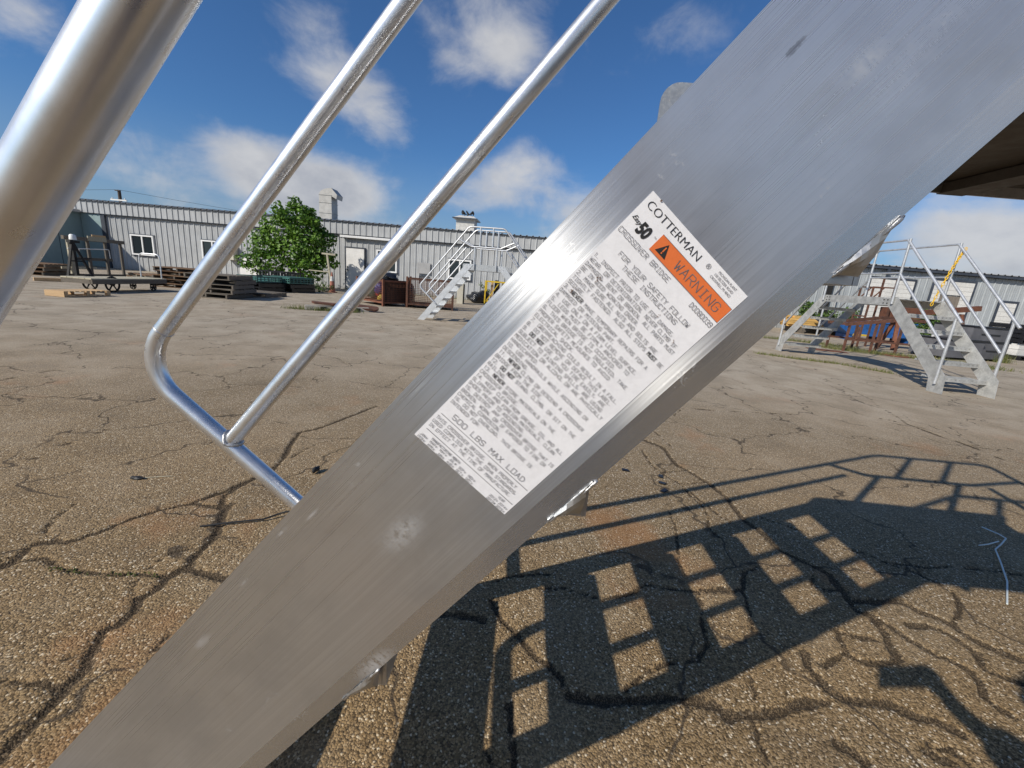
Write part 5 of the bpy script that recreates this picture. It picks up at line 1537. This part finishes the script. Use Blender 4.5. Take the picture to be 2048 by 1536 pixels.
# ------------------------------------------------------------------ galvanised crossover with straight rails, on the right
gb = thing('steel_crossover', 'galvanised steel crossover stair with straight rails and a yellow chain', 'stair bridge', (7.135, 8.5, 0))
GX0, GX1 = 6.72 - 7.135, 7.55 - 7.135
def gy_(y): return y - 8.5
YF, YT, YB, YE = 6.47, 7.74, 9.42, 10.62
for gx_ in (GX0, GX1):
    def side_poly(pts, name, th=.008):
        MB().prism([(gy_(a), b_) for a, b_ in pts], lambda p: (gx_ - th / 2, p[0], p[1]), lambda p: (gx_ + th / 2, p[0], p[1])).build(name, 'galv_plate', gb)
    side_poly([(6.38, .002), (6.64, .002), (6.67, .22), (7.88, 1.36), (7.74, 1.452), (7.66, 1.452), (6.41, .28)], 'stringer')
    side_poly([(10.74, .002), (10.50, .002), (10.46, .22), (9.34, 1.36), (9.52, 1.446), (10.71, .28)], 'stringer')
    side_poly([(7.70, 1.30), (9.52, 1.30), (9.52, 1.442), (7.70, 1.442)], 'platform_side', .010)
    s_ = 1 if gx_ > 0 else -1
    xr = gx_ + s_ * .028
    T = lambda pts, nm, r_=.021: MB().tube([(xr, gy_(a), b_) for a, b_ in pts], r_, 14).build(nm, 'galv_tube', gb, smooth=True)
    T([(7.76, 2.43), (6.42, 1.11)], 'stair_rail', .022); T([(7.72, 1.85), (6.55, .70)], 'stair_mid_rail')
    T([(7.72, 1.33), (7.72, 2.45)], 'post'); T([(6.52, .14), (6.52, 1.17)], 'foot_post')
    T([(7.72, 2.43), (9.46, 2.43)], 'top_rail', .017); T([(7.72, 1.87), (9.46, 1.87)], 'mid_rail', .015)
    T([(9.46, 1.33), (9.46, 2.45)], 'post'); T([(9.42, 2.43), (10.72, 1.11)], 'stair_rail'); T([(9.46, 1.85), (10.58, .70)], 'stair_mid_rail'); T([(10.62, .14), (10.62, 1.15)], 'foot_post')
    bl = MB()
    for yy in (7.76, 7.84, 7.92, 9.30, 9.38):
        for zz in (1.34, 1.40):
            bl.lathe([(.011, 0), (.011, .008)], 8, Matrix.Translation((gx_ + s_ * .006, gy_(yy), zz)) @ Matrix.Rotation(s_ * math.pi / 2, 4, 'Y'))
    bl.build('bolts', 'black_iron', gb)
def grate(name, yc, zc, dep=.26):
    g = MB()
    wx = GX1 - GX0 - .02
    g.box((0, gy_(yc) - dep / 2 + .012, zc - .018), (wx, .024, .065)).box((0, gy_(yc), zc - .02), (wx, dep - .03, .006)).box((0, gy_(yc) + dep / 2 - .004, zc - .012), (wx, .008, .04))
    nb_ = 5
    for i in range(nb_):
        g.box((0, gy_(yc) - dep / 2 + .05 + i * (dep - .07) / (nb_ - 1), zc - .006), (wx, .022, .02))
    for i in range(12):
        g.box((-wx / 2 + .03 + i * (wx - .06) / 11, gy_(yc), zc - .012), (.008, dep, .022))
    return g.build(name, 'galv_plate', gb)
for i in range(1, 6):
    f_ = i / 6
    grate('tread', 6.50 + 1.2 * (f_ - .02), .235 * i)
    grate('tread', 10.60 - 1.12 * (f_ - .02), .235 * i)
pl_ = MB().box((0, gy_(8.58), 1.425), (GX1 - GX0 - .012, 1.74, .008))
for i in range(14):
    pl_.box((0, gy_(7.78 + i * .124), 1.432), (GX1 - GX0 - .06, .02, .006))
pl_.build('platform_deck', 'galv_plate', gb)
# yellow plastic chain across the stair opening
ch = thing('yellow_chain', 'yellow plastic chain hanging from the rail post of the steel crossover', 'chain', (0, 0, 0))
cpts = [Vector((7.55 + .07 - .28 * f_, 7.66, 2.36 - 1.02 * f_ + .10 * math.sin(3 * f_))) for f_ in np.linspace(0, 1, 22)]
lk_me = MB().tube([(.036 * math.cos(a) * 1.0, .017 * math.sin(a), 0) for a in np.linspace(0, 2 * math.pi, 15)[:-1]], .0065, 6, closed=True).mesh('chain_link', 'chain_yellow', smooth='all')
for i in range(21):
    d_ = (cpts[i + 1] - cpts[i]).normalized()
    o = obj('chain_link', lk_me, ch, (cpts[i] + cpts[i + 1]) / 2)
    q_ = d_.to_track_quat('X', 'Y')
    o.rotation_mode = 'QUATERNION'
    from mathutils import Quaternion
    o.rotation_quaternion = q_ @ Quaternion((1, 0, 0), math.pi / 2 * (i % 2) + .4)
    o.scale = (.95, 1, 1)

# ------------------------------------------------------------------ right-hand yard: timber, hopper, rusty frames, boxes
ls = None
lum = MB()
for r_ in range(5):
    for k in range(7):
        o = MB().box((0, 0, 0), (2.9 + rng.uniform(-.25, .25), .135, .085)).build('plank', 'lumber_yellow')
        o.location = (13.35 + rng.uniform(-.12, .12), 18.3 + k * .145, .30 + r_ * .092); o.rotation_euler = (0, 0, rng.uniform(-.01, .01))
        where = ('bottom', 'second', 'middle', 'fourth', 'top')[r_]
        tag(o, 'yellowish sawn plank in the %s layer of the timber stack' % where, 'plank', 'planks of the timber stack, %s layer' % where)
for i, dx in enumerate((-1.0, 0, 1.0)):
    o = MB().box((0, 0, .125), (.12, 1.2, .25)).build('stack_bearer', 'wood_grey')
    o.location = (13.35 + dx, 18.75, .002)
    tag(o, 'grey timber bearer under the yellow plank stack', 'bearer', 'bearers under the timber stack')
hp = thing('blue_hopper', 'blue painted steel tipping hopper on a yellow-footed base', 'hopper', (14.2, 17.2, 0), -.1)
MB().prism([(-1.75, .72), (1.5, .80), (1.5, .22), (-.95, .22)], lambda p: (p[0], -.65, p[1]), lambda p: (p[0], .65, p[1])).build('hopper_body', 'blue_paint', hp)
MB().bar((-1.78, -.66, .74), (1.55, -.66, .82), .05, .07).build('rim', 'blue_paint', hp)
for xx in (-.9, .3, 1.2):
    MB().box((xx, -.2, .11), (.14, .8, .22)).build('base_foot', 'blue_paint', hp)
MB().box((-.6, -.62, .24), (.5, .12, .06)).build('fork_pocket', 'yellow_paint', hp)
MB().box((.8, -.70, .36), (.5, .08, .18)).build('latch_plate', 'blue_paint', hp)
rt_ = thing('rusty_table', 'rusty steel table frame with a sloping top standing before the blue hopper', 'steel frame', (10.3, 12.35, 0))
for sy in (-.34, .34):
    MB().bar((-.98, sy, .76), (.62, sy, 1.02), .07, .09).build('sloped_beam', 'rust', rt_)
    MB().bar((.62, sy, 1.02), (1.2, sy, 1.02), .07, .09).build('level_beam', 'rust', rt_)
for xx, zz in ((-.95, .765), (1.17, 1.02)):
    MB().bar((xx, -.30, zz), (xx, .30, zz), .06, .07).build('cross_beam', 'rust', rt_)
for (xx, zt) in ((-.86, .74), (-.10, .86), (.62, .98)):
    for sy in (-.34, .34):
        MB().bar((xx, sy, 0), (xx, sy, zt), .05, .05).build('leg', 'rust', rt_)
for sy in (-.34, .34):
    MB().bar((-.86, sy, .34), (1.1, sy, .34), .045, .05).build('stretcher', 'rust', rt_)
MB().bar((-.6, -.36, .72), (-.6, -.36, .36), .04, .04).build('stay', 'rust', rt_)
rp = MB().box((0, 0, .006), (.9, .45, .010)).build('rusty_sheet', 'rust_orange')
rp.location = (8.75, 11.7, .003); rp.rotation_euler = (0, 0, -.15)
tag(rp, 'flat rusty steel sheet lying on the ground by the table foot', 'steel sheet')
rg_ = MB().tube([(.33 * math.cos(a), .26 * math.sin(a), .022) for a in np.linspace(0, 2 * math.pi, 25)[:-1]], .018, 8, closed=True).build('rusty_hoop', 'rust_orange', smooth='all')
rg_.location = (10.75, 11.75, .0); tag(rg_, 'rusty steel hoop lying flat by the table legs', 'hoop')
tf = thing('tall_rack_frame', 'tall thin rusty rack frame standing behind the sloping table', 'steel frame', (11.55, 14.0, 0))
for xx, zt in ((-.34, 1.95), (.34, 2.25)):
    for sy in (-.25, .25):
        MB().bar((xx, sy, 0), (xx, sy, zt), .045, .045).build('post', 'rust', tf)
for sy in (-.25, .25):
    MB().bar((-.34, sy, 1.93), (.34, sy, 1.95), .04, .04).build('rail', 'rust', tf)
    MB().bar((-.32, sy, 1.55), (.0, sy, 1.93), .03, .03).build('brace', 'rust', tf)
for xx in (-.34, .34):
    MB().bar((xx, -.23, 1.0), (xx, .23, 1.0), .04, .04).build('side_rail', 'rust', tf)
bt = thing('beam_trestle', 'rusty red steel beam propped on a trestle before the blocked doorways', 'steel beam', (14.0, 14.0, 0))
MB().bar((-1.0, 0, 1.24), (1.0, 0, 1.56), .14, .16).build('beam', 'rust_orange', bt)
MB().bar((-1.0, 0, 1.24), (-1.9, .1, 1.18), .5, .34).build('channel_stack', 'rust_orange', bt)
for xx in (-1.5, .5):
    for sy in (-.3, .3):
        MB().bar((xx, 0, 1.22 + .1 * (xx > 0)), (xx + .15 * (1 if xx > 0 else -1), sy, 0), .10, .10).build('leg', 'rust_orange', bt)
# grey boxes in two tiers
for i, (cx2, cy2, z_, L_, D_, H_, lb) in enumerate(((13.05, 12.75, .06, 1.35, 1.0, .50, 'grey steel box, lower one nearer the steel crossover'), (14.3, 13.15, .06, 1.15, 1.0, .50, 'grey steel box, lower one nearer the pale blocks'),
                                                    (13.95, 13.05, .60, 1.5, 1.0, .38, 'long grey steel box with black rim stacked on the lower grey boxes'))):
    g = thing('storage_box', lb, 'box', (cx2, cy2, z_), .22, 'stacked grey steel boxes')
    MB().box((0, 0, H_ / 2), (L_, D_, H_)).build('body', 'grey_box', g, bevel=.01)
    MB().box((0, 0, H_ + .02), (L_ + .04, D_ + .04, .04)).build('rim', 'black_plastic', g)
    for xx in (-L_ * .35, L_ * .35):
        MB().box((xx, 0, -.03), (.1, D_ * .9, .055)).build('skid', 'black_plastic', g)
    MB().box((0, -D_ / 2 - .008, H_ * .5), (L_ * .5, .012, .04)).build('seam_strip', 'black_plastic', g)
wr = MB().bar((13.25, 12.53, .70), (14.75, 12.86, .70), .03, .09).build('white_strip', 'white_paint')
tag(wr, 'white painted strip lying along the front of the stacked grey boxes', 'strip')
ps = MB().bar((12.0, 12.2, .64), (12.95, 12.3, .86), .03, .05).build('white_lath', 'white_paint')
tag(ps, 'white lath leaning against the lower grey box', 'lath')
# black pallets and pale blocks at the far right
kr = copy_tree(kp); kr.location = (17.3, 14.55, .02); kr.rotation_euler = (0, 0, .15); kr.scale = (1.15, 1, .8)
tag(kr, 'black plastic pallet under the pale blocks beside the grey boxes', 'pallet')
for i in range(4):
    o = MB().box((0, 0, .10), (.62, .85, .195)).build('pale_block', 'block_white', bevel=.008)
    o.location = (17.05 + .64 * (i % 2), 14.55 + .08 * (i % 2), .145 + .2 * (i // 2)); o.rotation_euler = (0, 0, .15)
    tag(o, 'pale block, %s, on the pallet by the grey boxes' % (('lower one nearer the boxes', 'lower one away from the boxes', 'upper one nearer the boxes', 'upper one away from the boxes')[i]), 'block', 'pale blocks on the pallet')
for i in range(4):
    o = copy_tree(kp); o.location = (17.3, 14.6 + .02 * i, .56 + i * .155); o.rotation_euler = (0, 0, .15 + .03 * i); o.scale = (1.15, .9, 1)
    tag(o, 'black plastic pallet, %s of those stacked above the pale blocks' % ORD[3 - i], 'pallet', 'black pallets above the pale blocks')
tg_ = MB().box((0, 0, 0), (.16, .012, .13)).build('paper_tag', 'vinyl_white')
tg_.location = (17.05, 13.98, .64); tg_.rotation_euler = (0, 0, .15)
tag(tg_, 'small white paper tag on the black pallets above the pale blocks', 'tag')

# ------------------------------------------------------------------ litter near the crossing
def litter(name, m, path, r_, label, cat, seg=8):
    return tag(MB().tube(fillet(path, .02, 4) if len(path) > 2 else path, r_, seg).build(name, m, smooth=True), label, cat)
litter('plastic_strap', 'wire_plastic', [(2.80, 2.19, .006), (2.79, 2.10, .02), (2.76, 2.04, .03), (2.70, 2.005, .012), (2.62, 1.96, .006), (2.50, 1.83, .012), (2.36, 1.68, .012), (2.19, 1.53, .006)], .0034, 'bent whitish plastic strap lying in the shadow of the crossover', 'strap')
litter('strap_end', 'wire_plastic', [(2.56, 1.985, .006), (2.62, 1.995, .012), (2.70, 2.02, .02)], .003, 'short white strap end crossing the bent plastic strap', 'strap')
litter('cable_tie', 'rubber_black', [(-1.31, 1.58, .004), (-1.20, 1.615, .012), (-1.08, 1.66, .012), (-1.03, 1.70, .02), (-.99, 1.715, .03), (-.95, 1.70, .006)], .0042, 'black cable tie with a curled end on the cracked asphalt', 'cable tie')
litter('stick', 'wood_pale', [(-1.93, 1.92, .003), (-1.76, 1.98, .004)], .0018, 'thin pale stick beside a dark chip on the asphalt', 'stick')
def chip(loc, s, m, label, cat, seed):
    return lump('asphalt_chip', label, cat, loc, s, m, seed)
chip((-1.08, 2.16, .02), (.014, .030, .015), 'rubber_black', 'black lump lying beside the wide crack near the stringer', 'debris', 41)
chip((-1.90, 1.925, .006), (.03, .012, .009), 'rubber_black', 'small dark chip lying under the thin pale stick', 'debris', 42)
GL = ['dark glassy shard by the crack, nearest the crossover stringer', 'dark glassy shard lying alone off the crack line', 'dark glassy shard in the middle of the crack', 'small dark shard at the end of the shard cluster']
for i, (x_, y_) in enumerate(((.80, 2.55), (1.02, 2.50), (1.00, 2.40), (.98, 2.30))):
    o = MB().prism([(-.024, -.013), (.027, -.015), (.02, .010), (-.018, .014)], lambda p: (p[0], p[1], .004), lambda p: (p[0], p[1], .010)).build('shard', 'black_plastic')
    o.location = (x_, y_, .0); o.rotation_euler = (.05, .08, i * 1.3)
    tag(o, GL[i], 'shard', 'dark shards by the crack')

# ------------------------------------------------------------------ the person taking the picture (their shadow reaches the asphalt)
def cp_(r_, d_, f_):
    return Vector((0, 0, CAM_H)) + rt * r_ + dn * d_ + fw * f_
def skinned(name, m, parent, chains, root=0, sub=2):
    """chains: lists of (key, position, radius); equal keys join the chains into one figure"""
    keys, co, rad, ed = {}, [], [], []
    for chn in chains:
        prev = None
        for k_, p, r_ in chn:
            if k_ not in keys:
                keys[k_] = len(co)
                co.append(tuple(p)); rad.append(r_)
            if prev is not None:
                ed.append((prev, keys[k_]))
            prev = keys[k_]
    me = bpy.data.meshes.new(name)
    me.from_pydata(co, ed, [])
    o = obj(name, me, parent)
    sk = o.modifiers.new('skin', 'SKIN')
    sk.use_smooth_shade = True
    lay = me.skin_vertices[0].data
    for i, r_ in enumerate(rad):
        lay[i].radius = (r_, r_) if not isinstance(r_, tuple) else r_
        lay[i].use_root = (i == root)
    sb_ = o.modifiers.new('subdivision', 'SUBSURF')
    sb_.levels = sb_.render_levels = sub
    me.materials.append(MATS[m])
    return o
V3 = Vector
pe = thing('person', 'person in dark clothes holding a phone out in one hand to photograph the label', 'person', (.2, -.5, 0))
po = V3((.2, -.5, 0))
L = lambda x, y, z: V3((x, y, z)) - po
G_ = lambda v: v - po
pel = L(.21, -.56, .90)
wrist, elbow, shR = G_(cp_(.185, .055, -.06)), L(.37, -.33, 1.05), L(.37, -.50, 1.33)
body = [[('pel', pel, (.13, .10)), ('waist', L(.21, -.55, 1.04), (.125, .095)), ('chest', L(.20, -.53, 1.22), (.145, .105)), ('neckb', L(.17, -.50, 1.385), (.06, .06)), ('neck', L(.13, -.465, 1.435), .05),
         ('jaw', L(.095, -.43, 1.50), (.062, .070)), ('skull', L(.085, -.425, 1.575), (.074, .088)), ('crown', L(.08, -.43, 1.63), (.055, .062))],
        [('skull', pel, 0), ('brow', L(.082, -.36, 1.575), .030), ('nose', L(.08, -.335, 1.545), .013)],
        [('jaw', pel, 0), ('chin', L(.088, -.372, 1.49), .026)],
        [('chest', pel, 0), ('shR', shR, .058), ('elR', elbow, .042), ('wrR', wrist, .026), ('palmR', G_(cp_(.170, .015, -.03)), (.018, .036))],
        [('chest', pel, 0), ('shL', L(.03, -.55, 1.34), .058), ('elL', L(-.015, -.60, 1.06), .042), ('wrL', L(.005, -.52, .83), .027), ('palmL', L(.01, -.505, .76), (.018, .034))],
        [('pel', pel, 0), ('hipR', L(.30, -.56, .86), .085), ('knR', L(.32, -.54, .48), .058), ('anR', L(.32, -.58, .085), .040), ('toeR', L(.34, -.42, .045), .036)],
        [('pel', pel, 0), ('hipL', L(.12, -.56, .86), .085), ('knL', L(.10, -.55, .48), .058), ('anL', L(.09, -.60, .085), .040), ('toeL', L(.07, -.44, .045), .036)]]
for i, d_ in enumerate((-.030, -.012, .006, .023)):
    ln = (.9, 1.0, .95, .78)[i]
    body.append([('palmR', pel, 0), ('fR%da' % i, G_(cp_(.176, d_, -.012)), .0095), ('fR%db' % i, G_(cp_(.168, d_, .014)), .0085), ('fR%dc' % i, G_(cp_(.168 - .035 * ln, d_ + .002, .016)), .0075)])
    body.append([('palmL', pel, 0), ('fL%da' % i, L(.012, -.535 + .02 * i, .72), .0095), ('fL%db' % i, L(.018, -.53 + .02 * i, .72 - .034 * ln), .0085), ('fL%dc' % i, L(.030, -.525 + .02 * i, .72 - .06 * ln), .0075)])
body.append([('palmR', pel, 0), ('thRa', G_(cp_(.165, .034, -.030)), .0115), ('thRb', G_(cp_(.145, .012, -.022)), .0095), ('thRc', G_(cp_(.122, .000, -.018)), .008)])
body.append([('palmL', pel, 0), ('thLa', L(.03, -.475, .755), .0115), ('thLb', L(.04, -.455, .725), .0095), ('thLc', L(.043, -.45, .70), .008)])
# ears belong to the same surface
body.append([('skull', pel, 0), ('earR', L(.17, -.435, 1.555), (.010, .024))])
body.append([('skull', pel, 0), ('earL', L(.0, -.435, 1.555), (.010, .024))])
bo = skinned('body', 'skin', pe, body)
for sx in (-1, 1):
    MB().lathe([(.001, -.011), (.008, -.008), (.011, 0), (.008, .008), (.001, .011)], 12, Matrix.Translation(L(.085 + sx * .032, -.345, 1.565))).build('eye', 'insulator_white', pe, smooth='all')
mth = MB().tube([L(.063, -.345, 1.508), L(.087, -.336, 1.506), L(.111, -.345, 1.508)], [.003, .006, .003], 8).build('mouth', 'skin', pe, smooth='all')
skinned('jacket', 'cloth_navy', pe, [[('hem', L(.21, -.56, .86), (.155, .125)), ('w', L(.21, -.55, 1.04), (.148, .118)), ('c', L(.20, -.53, 1.22), (.168, .128)), ('n', L(.172, -.505, 1.375), (.072, .072))],
                                     [('c', pel, 0), ('sr', shR, .085), ('er', elbow, .078), ('wr', elbow.lerp(wrist, .84), .058)],
                                     [('c', pel, 0), ('sl', L(.03, -.55, 1.34), .076), ('el', L(-.015, -.60, 1.06), .057), ('wl', L(.003, -.53, .86), .042)]])
skinned('trousers', 'cloth_denim', pe, [[('p', pel, (.145, .115)), ('hr', L(.30, -.56, .84), .10), ('kr', L(.32, -.54, .48), .075), ('ar', L(.32, -.58, .11), .062)],
                                        [('p', pel, 0), ('hl', L(.12, -.56, .84), .10), ('kl', L(.10, -.55, .48), .075), ('al', L(.09, -.60, .11), .062)]])
skinned('hair', 'hair_brown', pe, [[('a', L(.09, -.475, 1.52), (.066, .045)), ('b', L(.085, -.455, 1.60), (.082, .075)), ('c', L(.08, -.42, 1.645), (.066, .075)), ('d', L(.08, -.372, 1.632), (.052, .028))]])
for a_, t_ in (((.32, -.60), (.345, -.39)), ((.09, -.62), (.07, -.41))):
    skinned('shoe', 'leather_brown', pe, [[('a', L(a_[0], a_[1], .055), (.048, .050)), ('b', L((a_[0] + t_[0]) / 2, (a_[1] + t_[1]) / 2, .052), (.046, .046)), ('c', L(t_[0], t_[1], .045), (.044, .038))]])
ph = thing('mobile_phone', 'black mobile phone held out by the person beside the crossover', 'phone', (0, 0, 0))
ph.matrix_world = Matrix(((rt.x, -dn.x, -fw.x, 0), (rt.y, -dn.y, -fw.y, 0), (rt.z, -dn.z, -fw.z, CAM_H), (0, 0, 0, 1)))
MB().box((.068, .012, .0095), (.160, .076, .008)).build('case', 'black_plastic', ph, bevel=.003)
MB().box((.068, .012, .0142), (.150, .068, .0008)).build('screen', 'window_glass', ph)
